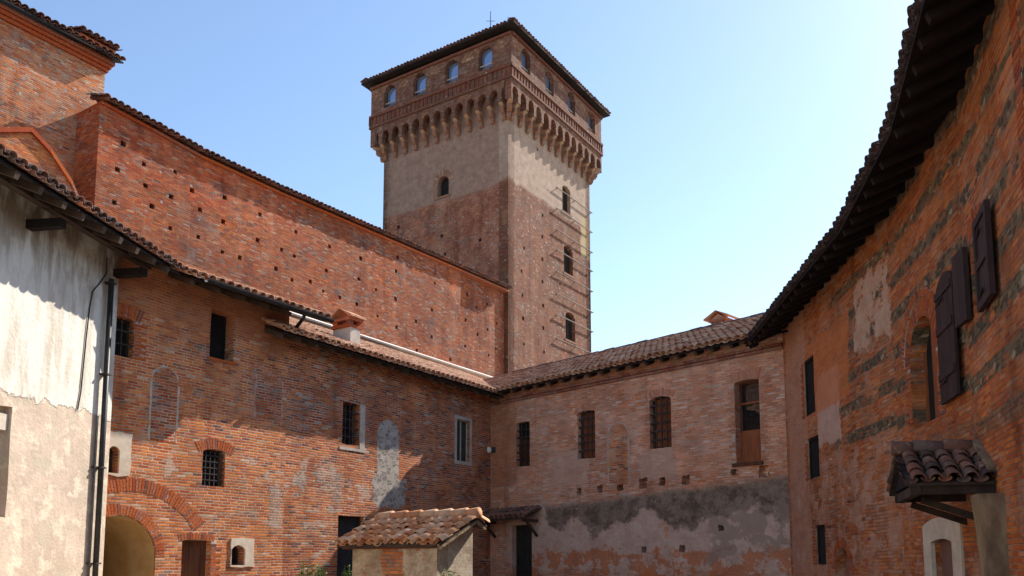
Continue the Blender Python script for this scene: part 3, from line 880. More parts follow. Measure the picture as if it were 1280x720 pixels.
# ================================================================== HIGH BLOCK far left
def high_block():
    W = WK.shifted(-1.25)
    ur = W.hit(131, 100)[0]
    zt = W.hit(135, 90)[1]
    t = thing('church_block', 'tall windowless brick block with tiled eaves at upper left edge', 'building', tuple(W.w(ur-6, 0)))
    m = masonry('high_block_brick', PAL_WARM, PAL_PINK, mort=(.40, .25, .17), smear=.45, dark=.2, speck=.5, speck_col=(.50, .42, .36), seed=8, blotch=.3, bw=.225, bh=.060)
    link('wall', panel_mesh('wall', [(ur-16, 0), (ur, 0), (ur, zt), (ur-16, zt)], [], .6, m), t, W.M)
    mb = MB(); mb.box(ur-.6, ur-.002, 0, zt-.01, -8, -.601); mb.build('side_wall', m, t, W.M)
    mb = MB()
    for k, (y, o) in enumerate(((-.05, .07), (.07, .13), (.19, .2))):
        mb.box(ur-16, ur+o, zt+y, zt+y+.11, -8, o)
    mb.build('cornice', M_VOUSS, t, W.M)
    A, B = W.w(ur-16, zt+.36, .42), W.w(ur+.35, zt+.36, .42)
    rf = deck('roof', M_SOFFIT, t, A, B, -W.n, PITCH, 6, .06, .03)
    tiles('tile_slope', M_TILE_DARK, rf, A, B, -W.n, PITCH, 2.4, sx=.22)
    # raised block of masonry at the corner under a cap of tiles
    x0 = W.hit(97, 60)[0]
    mb = MB(); mb.box(x0, ur+.12, zt+.31, zt+.60, -2.2, .16); mb.box(x0-.05, ur+.18, zt+.60, zt+.69, -2.25, .22)
    pr = mb.build('corner_parapet', M_VOUSS, t, W.M)
    A, B = W.w(x0-.1, zt+.72, .34), W.w(ur+.28, zt+.72, .34)
    tiles('parapet_tiles', M_TILE_DARK, pr, A, B, -W.n, math.radians(18), 1.6, sx=.22)
    # gabled buttress below it
    WG = WK.shifted(.75)
    t2 = thing('gabled_buttress', 'small gabled orange brick wall with sloping coping below the high block', 'wall', tuple(WG.w(*WG.hit(40, 230))))
    pts = [WG.hit(*p) for p in ((-60, 166), (38, 166), (62, 192), (88, 232), (112, 290))]
    m2 = masonry('buttress_brick', PAL_ORANGE, PAL_ORANGE, smear=.3, dark=.15, seed=9, bw=.225, bh=.060)
    link('wall', panel_mesh('wall', [(pts[0][0], 0), (pts[-1][0], 0)]+pts[::-1], [], .7, m2), t2, WG.M)
    mb = MB()
    for (a, za), (b, zb) in zip(pts, pts[1:]):
        mb.hexa([(a, za, -.75), (b, zb, -.75), (b, zb, .09), (a, za, .09), (a, za+.14, -.75), (b, zb+.14, -.75), (b, zb+.14, .09), (a, za+.14, .09)])
    mb.build('coping', M_VOUSS, t2, WG.M)
high_block()

# ================================================================== LEFT WINGS (one tall, one lower) along the same wall line
def left_wings():
    us = WL.hit(361, 420)[0]                 # where the tall part ends
    ue = WL.hit(141, 500)[0]-.9
    # ---- openings of the tall part
    wa, wb, wc = WL.box(139, 396, 168, 446), WL.box(263, 389, 293, 450), WL.box(253, 562, 281, 608)
    nd, ne = WL.box(134, 557, 149, 592), WL.box(288, 681, 306, 707)
    door = WL.box(225, 675, 261, 800); door[1] = .03
    acx, atop = WL.hit(150, 644)
    ar = WL.hit(194, 700)[0]-acx
    passage = [acx-ar, .02, acx+ar, atop]
    tall = thing('tall_brick_house', 'taller red brick wing with open dark windows and arched passage next to white house', 'building', tuple(WL.w(us-3, 0)))
    mt = masonry('tall_house_brick', PAL_LEFT, PAL_ORANGE, mort=(.50, .35, .245), smear=.30, dark=.36, seed=11, blotch=.35, mort_w=.014,
                 regions=[dict(kind='plaster', box=WL.box(312, 466, 358, 526), amp=.35, c1=(.42, .26, .2), c2=(.33, .16, .11), k=.5, holes=.03),
                          dict(kind='rubble', box=WL.box(335, 610, 352, 660), amp=.3, k=.6, holes=.0),
                          dict(kind='plaster', box=WL.box(166, 560, 192, 592), amp=.35, c1=(.52, .41, .33), c2=(.44, .30, .22), k=.62, holes=-.02),
                          dict(kind='plaster', box=WL.box(206, 566, 236, 596), amp=.35, c1=(.52, .41, .33), c2=(.44, .30, .22), k=.62, holes=-.02),
                          dict(kind='plaster', box=WL.box(300, 570, 352, 606), amp=.4, c1=(.52, .41, .33), c2=(.44, .30, .22), k=.62, holes=-.03),
                          dict(kind='plaster', box=(us-9, 7.0, us+1, 9), amp=.3, c1=(.36, .135, .06), c2=(.30, .11, .055), k=.6)])
    mI = masonry('infill_brick', PAL_OLD, PAL_WARM, mort=(.46, .34, .26), smear=.4, dark=.3, seed=12, mort_w=.014)
    ztop = 8.15
    holes = [rough(wa), rough(wb), rough(wc), arch(nd, .1), arch(ne, .12), rect(door), arch(passage)]
    link('wall', panel_mesh('wall', [(ue, 0), (us, 0), (us, ztop+.3), (ue, ztop+.3)], holes, .5, mt), tall, WL.M)
    mb = MB(); mb.box(us-.5, us-.003, 0, ztop+.29, -6.6, -.501); mb.build('end_wall', mt, tall, WL.M)
    w = window(WL, tall, wa, .2, frame=M_WOOD, fill=M_VOID, fill_name='dark_room', grille=(1, 2)); lintel(WL, tall, [wa[0]-.05, wa[1], wa[2]+.05, wa[3]], .05, .32)
    jamb(WL, w, wa[2], 1, wa[1], wa[3])
    window(WL, tall, wb, .34, frame=M_VOID, fill=M_VOID, fill_name='dark_room')
    mb = MB(); mb.box(wb[0]-.06, wb[2]+.08, wb[1]-.05, wb[1]-.002, -.3, .04); mb.build('sill', M_VOUSS, tall, WL.M)
    window(WL, tall, wc, .22, frame=M_WOOD, fill=M_VOID, fill_name='dark_room', grille=(4, 5)); lintel(WL, tall, [wc[0]-.04, wc[1], wc[2]+.12, wc[3]+.01], .09, .26)
    for nb, fb in ((nd, WL.box(132, 540, 163, 595)), (ne, WL.box(288, 673, 317, 709))):
        ww = window(WL, tall, nb, .25, frame=M_WOOD, fill=M_VOID, fill_name='dark_room', label='small window in a cream plaster surround')
        me = panel_mesh('surround', rough(fb, .02), [arch([nb[0]+.01, nb[1]+.01, nb[2]-.01, nb[3]-.01], .1)], .05, M_CREAM)
        o = link('surround', me, ww, WL.shifted(.03).M)
    # brown door
    mb = MB()
    for i in range(5):
        a = door[0]+(door[2]-door[0])*i/5
        mb.box(a+.004, a+(door[2]-door[0])/5-.004, door[1], door[3]+.03, -.20, -.16)
    dr = mb.build('door', M_BROWN, tall, WL.M, 'narrow brown plank door')
    mb = MB(); frame_bars(mb, [door[0]-.04, door[1]-.02, door[2]+.04, door[3]+.05], .07, -.26, -.205); mb.build('frame', M_WOOD, dr, WL.M)
    mb = MB(); mb.tube([(door[2]-.12, 1.05, -.16), (door[2]-.12, 1.05, -.11), (door[2]-.2, 1.05, -.11)], .012, 6); mb.build('handle', M_IRON, dr, WL.M)
    lintel(WL, tall, [door[0]-.03, 0, door[2]+.03, door[3]+.01], .04, .16)
    jamb(WL, dr, door[2], 1, .05, door[3], (.30, .16))
    # arched passage with a plastered barrel vault, and the two brick arches over it
    n = 14
    mb = MB()
    pi_ = [passage[0]+.012, passage[1]+.005, passage[2]-.012, passage[3]-.012]
    ap = arch(pi_, None, n)[1:]
    ap = ap+[(pi_[0], pi_[1])]
    for (x0, y0), (x1, y1) in zip(ap, ap[1:]):
        mb.faces([(x0, y0, -.02), (x1, y1, -.02), (x1, y1, -3.6), (x0, y0, -3.6)], [(0, 1, 2, 3)])
    mb.poly([(x, y, -3.6) for x, y in ap])
    mb.build('passage_vault', M_OCHRE, tall, WL.M)
    mb = MB(); vouss(mb, acx, atop-ar, ar+.01, ar+.24, -PI/2, PI/2); mb.build('brick_arch', [M_VOUSS, M_MORTAR], tall, WL.M)
    ox, oy = WL.hit(168, 597); r2x, r2y = WL.hit(255, 655)
    dx, dy = r2x-ox, oy-r2y
    R2 = (dx*dx+dy*dy)/(2*dy)
    mb = MB(); vouss(mb, ox, oy-R2, R2-.30, R2, -.75, math.asin(dx/R2)); mb.build('relieving_arch', [M_VOUSS, M_MORTAR], tall, WL.M)
    # walled-up openings
    b = WL.box(189, 459, 221, 552)
    link('blind_panel', panel_mesh('blind_panel', arch(b, None), [], .05, mI), tall, WL.shifted(.006).M)
    ring_outline(WL, tall, b, .055, rise=None, z=.010)
    link('blind_panel', panel_mesh('blind_panel', rough(WL.box(320, 470, 352, 524), .03), [], .05, mI), tall, WL.shifted(.005).M)
    ring_outline(WL, tall, WL.box(320, 470, 352, 524), .035, rise=.06)
    # eaves, gutter, roof
    uo = WL.hit(411, 402, OV1)[0]
    ua = WL.hit(236, 337, OV1)[0]-2.5
    ze = 7.86
    A, B = WL.w(ua, ze, OV1), WL.w(uo, ze, OV1)
    # hip line against the white house
    hp = WE.w(0, 0).xy
    hd = (-(WL.n)+(-(WE.n))).normalized()
    hn = Vector((hd.y, -hd.x))
    if hn.dot(DL) < 0: hn = -hn
    globals()['HIP'] = (hp, hn)
    rf = deck('roof', M_SOFFIT, tall, WL.w(WL.hit(236, 337, OV1)[0]+.15, ze, OV1-.08), WL.w(uo, ze, OV1-.08), -WL.n, PITCH, 7.6, .05, .02)
    tiles('tile_slope', M_TILE, rf, A, B, -WL.n, PITCH, 7.9, clips=[(hp, hn)])
    rafters(tall, WL.w(ua+2.6, ze, OV1-.1), WL.w(uo-.1, ze, OV1-.1), -WL.n, PITCH, 1.2, .7)
    mb = MB()
    g0, g1 = WL.hit(256, 345, OV1)[0], uo+.05
    ringn = 8
    for (za, zb) in ((0, 0),):
        P = []
        for uu in (g0, g1):
            for k in range(ringn+1):
                a = PI+PI*k/ringn
                P.append((uu, ze-.01+math.sin(a)*.085, OV1+.07+math.cos(a)*.085))
            for k in range(ringn, -1, -1):
                a = PI+PI*k/ringn
                P.append((uu, ze-.01+math.sin(a)*.077, OV1+.07+math.cos(a)*.077))
        m_ = 2*(ringn+1)
        mb.faces(P, [(k, (k+1) % m_, m_+(k+1) % m_, m_+k) for k in range(m_)]+[tuple(range(m_)), tuple(range(m_, 2*m_))])
    mb.build('gutter', M_GUTTER, tall, WL.M)
    ud = uo-.9
    # short spout from the gutter end onto the lower roof
    mb = MB(); mb.tube([(ud, ze-.06, OV1+.06), (ud+.05, ze-.16, OV1), (ud+.7, ze-.42, -.45), (ud+.95, ze-.46, -.8)], .045, 8); mb.build('drainpipe', M_GUTTER, tall, WL.M)

    # ---- the lower wing
    low = thing('lower_brick_wing', 'lower red brick wing with chimney, shaded dark windows and tall dark door', 'building', tuple(WL.w(us/2, 0)))
    wf, wg = WL.box(428, 504, 450, 556), WL.box(571, 525, 587, 577)
    dd = WL.box(421, 645, 453, 800); dd[1] = .03
    ml = masonry('lower_wing_brick', PAL_LEFT, PAL_WARM, mort=(.48, .33, .235), smear=.32, dark=.28, seed=14, blotch=.4, mort_w=.014,
                 regions=[dict(kind='rubble', box=WL.box(471, 524, 499, 612), amp=.05, arch=True),
                          dict(kind='rubble', box=WL.box(466, 596, 508, 634), amp=.28),
                          dict(kind='rubble', box=WL.box(366, 585, 381, 622), amp=.3, k=.7, holes=.03),
                          dict(kind='rubble', box=WL.box(412, 590, 428, 626), amp=.32, k=.5, holes=.0),
                          dict(kind='plaster', box=WL.box(384, 630, 420, 642), amp=.15, c1=(.48, .38, .30), c2=(.40, .28, .21), k=.65, holes=-.02),
                          dict(kind='plaster', box=WL.box(372, 575, 420, 600), amp=.35, c1=(.52, .41, .33), c2=(.44, .30, .22), k=.65, holes=-.02),
                          dict(kind='plaster', box=WL.box(428, 600, 462, 626), amp=.35, c1=(.52, .41, .33), c2=(.44, .30, .22), k=.65, holes=-.02),
                          dict(kind='plaster', box=WL.box(378, 652, 418, 664), amp=.15, c1=(.48, .38, .30), c2=(.40, .28, .21), k=.65, holes=-.02)])
    zl = 7.45
    link('wall', panel_mesh('wall', [(us, 0), (.4, 0), (.4, zl+.2), (us, zl+.2)], [rough(wf), rect(wg), rect(dd)], .5, ml), low, WL.M)
    w1 = window(WL, low, wf, .3, frame=M_WOOD, fill=M_GLASS, grille=(3, 4))
    mb = MB(); mb.box(wf[2]+.0, wf[2]+.20, wf[1]-.08, wf[3]+.02, -.02, .012); mb.box(wf[0]-.1, wf[2]+.2, wf[1]-.17, wf[1]-.085, -.02, .02)
    mb.build('stone_jamb', M_PALE, w1, WL.M)
    w2 = window(WL, low, wg, .1, frame=M_PALE, fill=M_GREENSH, fill_name='shutter', muntin=1, fw=.03)
    mb = MB(); frame_bars(mb, [wg[0]-.12, wg[1]-.11, wg[2]+.12, wg[3]+.11], .115, -.05, .014); mb.build('surround', M_PALE, w2, WL.M)
    mb = MB(); mb.box(dd[0], dd[2], dd[1], dd[3]+.02, -.24, -.19)
    for k in range(3):
        y = .25+k*.8
        mb.box(dd[0]+.1, (dd[0]+dd[2])/2-.04, y, y+.62, -.19, -.175); mb.box((dd[0]+dd[2])/2+.04, dd[2]-.1, y, y+.62, -.19, -.175)
    do = mb.build('door', M_DKDOOR, low, WL.M, 'tall dark panelled door half hidden by the tiled shed')
    mb = MB(); frame_bars(mb, [dd[0]-.03, dd[1]-.03, dd[2]+.03, dd[3]+.04], .07, -.19, -.14); mb.build('frame', M_DKDOOR, do, WL.M)
    ze2 = 7.33
    ul = WL.hit(353, 409, OV2)[0]
    A, B = WL.w(ul, ze2, OV2), WL.w(6.0, ze2, OV2)
    rf = deck('roof', M_SOFFIT, low, WL.w(ul+.05, ze2, OV2-.08), WL.w(3.0, ze2, OV2-.08), -WL.n, PITCH, 7.6, .05, .02)
    tiles('tile_slope', M_TILE, rf, A, B, -WL.n, PITCH, 7.5)
    rafters(low, WL.w(ul, ze2, OV2-.1), WL.w(.2, ze2, OV2-.1), -WL.n, PITCH, 1.0, .6)
    mb = MB()
    zf = WK.hit(500, 443)[1]
    dist = abs((TC-CORNER).dot(WL.n))
    zf = ze2+.42*(dist+OV2)+.20
    mb.hexa([(-22, zf-.12, .03), (-.2, zf-.12, .03), (-.2, zf-.12, .30), (-22, zf-.12, .30), (-22, zf+.1, .03), (-.2, zf+.1, .03), (-.2, zf-.06, .34), (-22, zf-.06, .34)])
    mb.build('flashing', M_FLASH, rf, WK.M)
    # chimney on the slope
    cpx = WL.shifted(-1.3)
    u, _ = cpx.hit(433, 430)
    zb = ze2+.42*(1.3+OV2)
    zt = cpx.hit(433, 394)[1]
    s = .21
    mb = MB(); mb.box(u-s, u+s, zb-.4, zb+(zt-zb)*.50, -.36, .36); ch = mb.build('chimney', M_PALE, rf, cpx.M, 'chimney with white base and brick top')
    z1, z2 = zb+(zt-zb)*.50, zt
    mb = MB()
    for ix in (-1, 1):
        for iz in (-1, 1):
            mb.box(u+ix*.16-.07, u+ix*.16+.07, z1+.09, z2-.24, iz*.27-.09, iz*.27+.09)
    mb.box(u-.27, u+.27, z1, z1+.09, -.38, .38); mb.box(u-.28, u+.28, z2-.24, z2-.16, -.42, .42); mb.box(u-.10, u+.10, z1+.09, z2-.24, -.18, .18)
    mb.build('brick_top', M_VOUSS, ch, cpx.M)
    mb = MB()
    for sg in (-1, 1):
        mb.hexa([(u-.34, z2-.16, sg*.5), (u+.34, z2-.16, sg*.5), (u+.34, z2-.16, sg*.42), (u-.34, z2-.16, sg*.42), (u-.34, z2-.10, sg*.5), (u+.34, z2-.10, sg*.5), (u+.34, z2+.14, 0), (u-.34, z2+.14, 0)])
    mb.build('tile_cap', M_TILE, ch, cpx.M)
left_wings()

# ================================================================== WHITE HOUSE at the left edge
def white_house():
    ur = WW.hit(139, 520)[0]
    ze = 7.86
    t = thing('white_house', 'whitewashed house with peeling beige base and deep dark eaves at left edge', 'building', tuple(WW.w(ur-3, 0)))
    line = WW.hit(60, 505)[1]
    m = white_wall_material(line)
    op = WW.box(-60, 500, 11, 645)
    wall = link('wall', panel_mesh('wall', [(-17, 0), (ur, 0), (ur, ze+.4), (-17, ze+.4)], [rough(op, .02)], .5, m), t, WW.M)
    mb = MB(); mb.box(ur-.3, ur-.004, 0, ze+.35, -2.2, -.501); mb.build('end_wall', m, t, WW.M)
    w = window(WW, t, op, .16, frame=M_CREAM, fill=M_CONC, fill_name='shutter')
    mb = MB(); mb.box(op[0]-.1, op[2]-.02, op[3]-.4, op[3]-.12, -.14, -.05); mb.build('lintel', M_PALE, w, WW.M)
    A, B = WE.w(-17, ze), WE.w(2.5, ze)
    hp, hn = HIP
    rf = deck('roof', M_SOFFIT, t, WE.w(-17, ze, -.10), WE.w(.05, ze, -.10), -WE.n, PITCH, 5.0, .05, .02)
    tiles('tile_slope', M_TILE_DARK, rf, A, B, -WE.n, PITCH, 4.5, clips=[(hp, -hn)])  # dark tile colour stands in for the shaded underside of this eave
    rafters(t, WE.w(-16, ze, -.05), WE.w(.0, ze, -.05), -WE.n, PITCH, W_OVER+.4, .55, .10, .12)
    # purlin carried on timber brackets
    mb = MB(); mb.beam(WE.w(-16, ze+.12, -.75), WE.w(-.2, ze+.12, -.75), .16, .18); mb.build('purlin', M_WOOD, t)
    for px in (62, 170, -90):
        u = WW.hit(px, 275, .4)[0]
        u = min(u, ur-.12)
        z = 7.62
        mb = MB()
        mb.box(u-.08, u+.08, z-.08, z+.08, -.3, W_OVER-.45)
        mb.build('bracket', M_SOFFIT, t, WW.M)
    # downpipes and the cable that wanders down the plaster
    def pipe(px, top, r, mat, name, off, bot=.1):
        u = WW.hit(px, 520, off)[0]
        mb = MB(); mb.tube([(u, bot, off), (u, top, off)], r, 10)
        y = 1.6
        o = mb.build(name, mat, t, WW.M, smooth=True)
        while y < top:
            mb = MB(); mb.box(u-r-.02, u+r+.02, y, y+.03, 0, off+r+.012); y += 1.9
            mb.build('clip', M_IRON, o, WW.M)
    pipe(130, 7.4, .055, M_GUTTER, 'drainpipe', .11)
    pipe(122, 4.55, .022, M_ZINC, 'conduit', .05)
    mb = MB()
    pts = [WW.hit(*p, .02) for p in ((134, 322), (133, 342), (124, 355), (116, 364), (112, 385), (108, 420), (104, 460), (101, 490), (97, 512))]
    mb.tube([(x, y, .02) for x, y in pts], .013, 6); mb.build('cable', M_IRON, t, WW.M)
white_house()

# ================================================================== BACK WING
def back_wing():
    xr = bx
    ze = 7.42
    t = thing('back_brick_wing', 'shaded brick wing with grated windows and dark stained plaster across the end of court', 'building', tuple(WB.w(xr/2, 0)))
    w1, w2, w3 = WB.box(645, 528, 662, 583), WB.box(722, 513, 744, 573), WB.box(812, 495, 839, 560)
    w4 = WB.box(919, 474, 950, 578)
    dr = WB.box(640, 656, 665, 820); dr[1] = .03
    x0 = WB.hit(688, 650)[0]
    dark = (.29, .205, .15); dark2 = (.105, .072, .054)
    m = masonry('back_wing_brick', [(0, (.58, .20, .09)), (.25, (.64, .28, .155)), (.55, (.66, .34, .215)), (.75, (.64, .21, .075)), (.9, (.66, .44, .33))], [(0, (.62, .28, .16)), (.3, (.66, .33, .205)), (.6, (.68, .39, .27)), (.85, (.64, .23, .09)), (.95, (.68, .48, .37))], mort=(.62, .41, .305), smear=.45, dark=.14, burnt=.25, seed=17, blotch=.35, mort_w=.013,
                regions=[dict(kind='plaster', box=(.0, 4.2, 1.3, 7.6), amp=.35, c1=(.38, .14, .06), c2=(.32, .115, .055), k=.55),
                         dict(kind='plaster', box=WB.box(690, 560, 735, 608), amp=.5, c1=(.58, .38, .29), c2=(.50, .28, .19), k=.7),
                         dict(kind='plaster', box=WB.box(800, 560, 842, 600), amp=.45, c1=(.58, .38, .29), c2=(.50, .28, .19), k=.7, sd=4),
                         dict(kind='plaster', box=(0.8, 1.35, 11.6, 3.5), amp=.9, sc=.9, c1=(.60, .425, .335), c2=(.47, .30, .22), holes=.12, sd=3),
                         dict(kind='plaster', box=(1.4, -1, 12, 2.0), amp=.7, sc=1.3, c1=(.56, .15, .03), c2=(.40, .12, .04), k=.75, holes=.02, sd=7),
                         dict(kind='plaster', box=(x0-.2, 2.7, 11.6, 3.92), amp=1.7, amp_top=.16, slope=.045, sc=.6, soft=.25, holes=.20, c1=dark, c2=dark2, sd=1.5),
                         dict(kind='plaster', box=(8.7, 1.7, 12.6, 3.4), amp=1.8, sc=.8, soft=.3, c1=dark, c2=(.30, .22, .17), sd=11, k=.7, holes=.05)])
    hl = []
    for px, py, s in ((724, 614, .2), (750, 611, .22), (775, 609, .24), (804, 604, .3), (828, 602, .22), (857, 600, .26), (955, 589, .3), (917, 590, .16), (805, 687, .17), (853, 686, .2), (901, 660, .16)):
        x, y = WB.hit(px, py)
        hl.append(rough([x-s/2, y-s/2, x+s/2, y+s/2], .025))
    hs = [rough(w1), arch(w2, .06), arch(w3, .1), arch(w4, .045), rect(dr)]+hl
    link('wall', panel_mesh('wall', [(-.0, 0), (xr+.3, 0), (xr+.3, ze+.2), (0, ze+.2)], hs, .5, m), t, WB.M)
    mb = MB(); mb.box(-1, xr+2, 0, ze+.1, -8.1, -7.6); mb.build('rear_wall', m, t, WB.M)
    for x, k in ((w1, 1), (w2, 2), (w3, 2)):
        w = window(WB, t, x, .17, frame=M_WOOD, fill=M_RUST if k > 1 else M_BROWN, fill_name='shutter', grille=(3, 5) if k > 1 else (2, 5), gw=.022)
        if k > 1: lintel(WB, t, [x[0]-.02, x[1], x[2]+.02, x[3]+.01], .09, .20, mat=M_VOUSS_PALE)
        else:
            mb = MB(); mb.box(x[0], x[2], (x[1]*.35+x[3]*.65), x[3], -.165, -.15); mb.build('dark_pane', M_VOID, w, WB.M)
    # tall window: boarded below, glazed above
    w = window(WB, t, w4, .26, frame=M_BROWN, fill=M_GLASS, fw=.07)
    mb = MB(); ym = w4[1]+(w4[3]-w4[1])*.40; mb.box(w4[0], w4[2], w4[1], ym, -.285, -.25)
    mb.build('boarding', M_RUST, w, WB.M)
    mb = MB(); mb.box(w4[0], w4[2], w4[1]+(w4[3]-w4[1])*.72, w4[1]+(w4[3]-w4[1])*.745, -.29, -.245); mb.build('transom', M_RUST, w, WB.M)
    mb = MB(); mb.box(w4[0]-.1, w4[2]+.06, w4[1]-.09, w4[1]-.002, -.2, .07); mb.build('sill', M_BROWN, w, WB.M)
    lintel(WB, t, [w4[0]-.08, 0, w4[2]+.02, w4[3]+.01], .06, .27, mat=M_VOUSS_PALE)
    jamb(WB, w, w4[0], -1, w4[1], w4[3]-.1, (.2, .12), M_VOUSS_PALE, .1); jamb(WB, w, w4[2], 1, w4[1], w4[3]-.1, (.2, .12), M_VOUSS_PALE, .1)
    mI = masonry('blind_arch_brick', PAL_PINK, PAL_ORANGE, mort=(.56, .40, .29), smear=.5, dark=.1, burnt=.2, seed=18)
    b = WB.box(761, 529, 785, 606)
    link('blind_panel', panel_mesh('blind_panel', arch(b), [], .05, mI), t, WB.shifted(.005).M)
    ring_outline(WB, t, b, .05, rise=None, z=.010)
    mb = MB()
    mb.box(dr[0], dr[2], dr[1], dr[3]+.02, -.30, -.26)
    d = mb.build('door', M_DKDOOR, t, WB.M, 'dark doorway under the small wooden canopy')
    mb = MB(); frame_bars(mb, [dr[0]-.03, 0, dr[2]+.03, dr[3]+.03], .09, -.255, -.2); mb.build('frame', M_WOOD, d, WB.M)
    # brick courses stepping out under the eaves
    mb = MB()
    mb.box(0, int(xr/.27)*.27, ze-.36, ze-.20, -.02, .03, .2)
    for k, o in enumerate((.05, .10)):
        for i in range(int(xr/.27)):
            mb.box(i*.27, i*.27+.262, ze-.36+k*.09, ze-.36+k*.09+.075, -.02, o+random.uniform(-.008, .008))
    mb.build('cornice', M_VOUSS_OLD, t, WB.M)
    A, B = WB.w(-6.0, ze, .45), WB.w(xr+4, ze, .45)
    rf = deck('roof', M_SOFFIT, t, WB.w(-.4, ze, .42), WB.w(xr+3, ze, .42), -WB.n, PITCH, 4.6, .05, .02)
    hd = (-WL.n-WB.n).normalized()
    vn = Vector((hd.y, -hd.x)); vn = vn if vn.dot(WB.u) > 0 else -vn
    cp = (CORNER+WL.n*.45+WB.n*.45)
    tiles('tile_slope', M_TILE, rf, A, B, -WB.n, PITCH, 4.75, clips=[(cp-vn*.12, vn)])
    rd = 4.2
    zr = ze+.42*(rd+.45)
    mb = MB(); mb.hexa([WB.w(-5, zr-.05, -rd), WB.w(xr+3, zr-.05, -rd), WB.w(xr+3, zr-1.9, -rd-4.4), WB.w(-5, zr-1.9, -rd-4.4), WB.w(-5, zr, -rd), WB.w(xr+3, zr, -rd), WB.w(xr+3, zr-1.85, -rd-4.4), WB.w(-5, zr-1.85, -rd-4.4)])
    mb.build('rear_slope', M_TILE, rf)
    # ridge tiles
    mb = MB()
    xx = -3.2
    while xx < xr+3:
        y = random.uniform(-.015, .015)
        mb.tube([WB.w(xx, zr+.02+y, -rd), WB.w(xx+.42, zr+.045+y, -rd)], [.12, .105], 10); xx += .38
    mb.build('ridge_tiles', M_TILE_DARK, rf, smooth=True)
    rafters(t, WB.w(.3, ze, .40), WB.w(xr, ze, .40), -WB.n, PITCH, 1.0, .55)
    # brick chimney behind the ridge
    CW = WB.shifted(-5.2)
    u, zt = CW.hit(903, 393)
    mb = MB(); mb.box(u-.28, u+.28, 7.6, zt-.22, -.28, .28); mb.box(u-.34, u+.34, zt-.30, zt-.22, -.34, .34)
    ch = mb.build('chimney', M_VOUSS_OLD, rf, CW.M)
    mb = MB()
    for sg in (-1, 1):
        mb.hexa([(u+sg*.48, zt-.22, -.45), (u+sg*.48, zt-.22, .45), (u+sg*.40, zt-.22, .45), (u+sg*.40, zt-.22, -.45), (u+sg*.48, zt-.17, -.45), (u+sg*.48, zt-.17, .45), (u, zt+.06, .45), (u, zt+.06, -.45)])
    mb.prism([(u-.30, zt-.22), (u+.30, zt-.22), (u, zt-.03)], -.30, .30)
    mb.build('tile_cap', M_TILE, ch, CW.M)
    # canopy over the door
    c = thing('door_canopy', 'small dark lean-to canopy over the doorway in the court corner', 'canopy', tuple(WB.w(*WB.hit(648, 658))))
    a, b = WB.hit(616, 652)[0], WB.hit(676, 648)[0]
    a = max(a, .12)
    zt_ = WB.hit(645, 640)[1]+.02
    zb_ = zt_-.30
    A, B = WB.w(a, zb_, .75), WB.w(b, zb_+.02, .75)
    dk = deck('boards', M_WOOD, c, A, B, -WB.n, math.atan2(.34, .75), .76, .04, .0)
    tiles('tiles', M_TILE_DARK, c, A+Vector((0, 0, .02)), B+Vector((0, 0, .02)), -WB.n, math.atan2(.34, .75), .8)
    for x in (a+.15, b-.15):
        mb = MB(); mb.beam((x, zb_-.05, .01), (x, zb_-.05, .68), .09, .09, (1, 0, 0)); mb.beam((x, zb_-.55, .02), (x, zb_-.08, .5), .07, .07, (1, 0, 0)); mb.build('bracket', M_WOOD, c, WB.M)
    # lamp in the corner
    lp = WB.w(.05, WB.hit(615, 563)[1], .12)
    mb = MB()
    n, k = 12, 7
    pts = [Vector((0, 0, 0))]
    la = thing('wall_lamp', 'small round white lamp fixed in the corner between two wings', 'lamp', tuple(lp))
    mb = MB(); mb.tube([Vector(lp)+Vector((0, 0, .11)), Vector(lp)+Vector((0, 0, .07)), Vector(lp)+Vector((0, 0, -.01)), Vector(lp)+Vector((0, 0, -.08)), Vector(lp)+Vector((0, 0, -.105))], [.05, .085, .105, .075, .03], 14)
    mb.build('globe', M_LAMP, la, smooth=True)
    mb = MB(); mb.beam(Vector(lp)+Vector((-.02, .1, .0)), Vector(lp)+Vector((.10, .05, .02)), .07, .07); mb.beam(Vector(lp)+Vector((.09, .0, .0)), Vector(lp)+Vector((.24, -.02, 0)), .10, .20); mb.build('bracket', M_IRON, la)
back_wing()

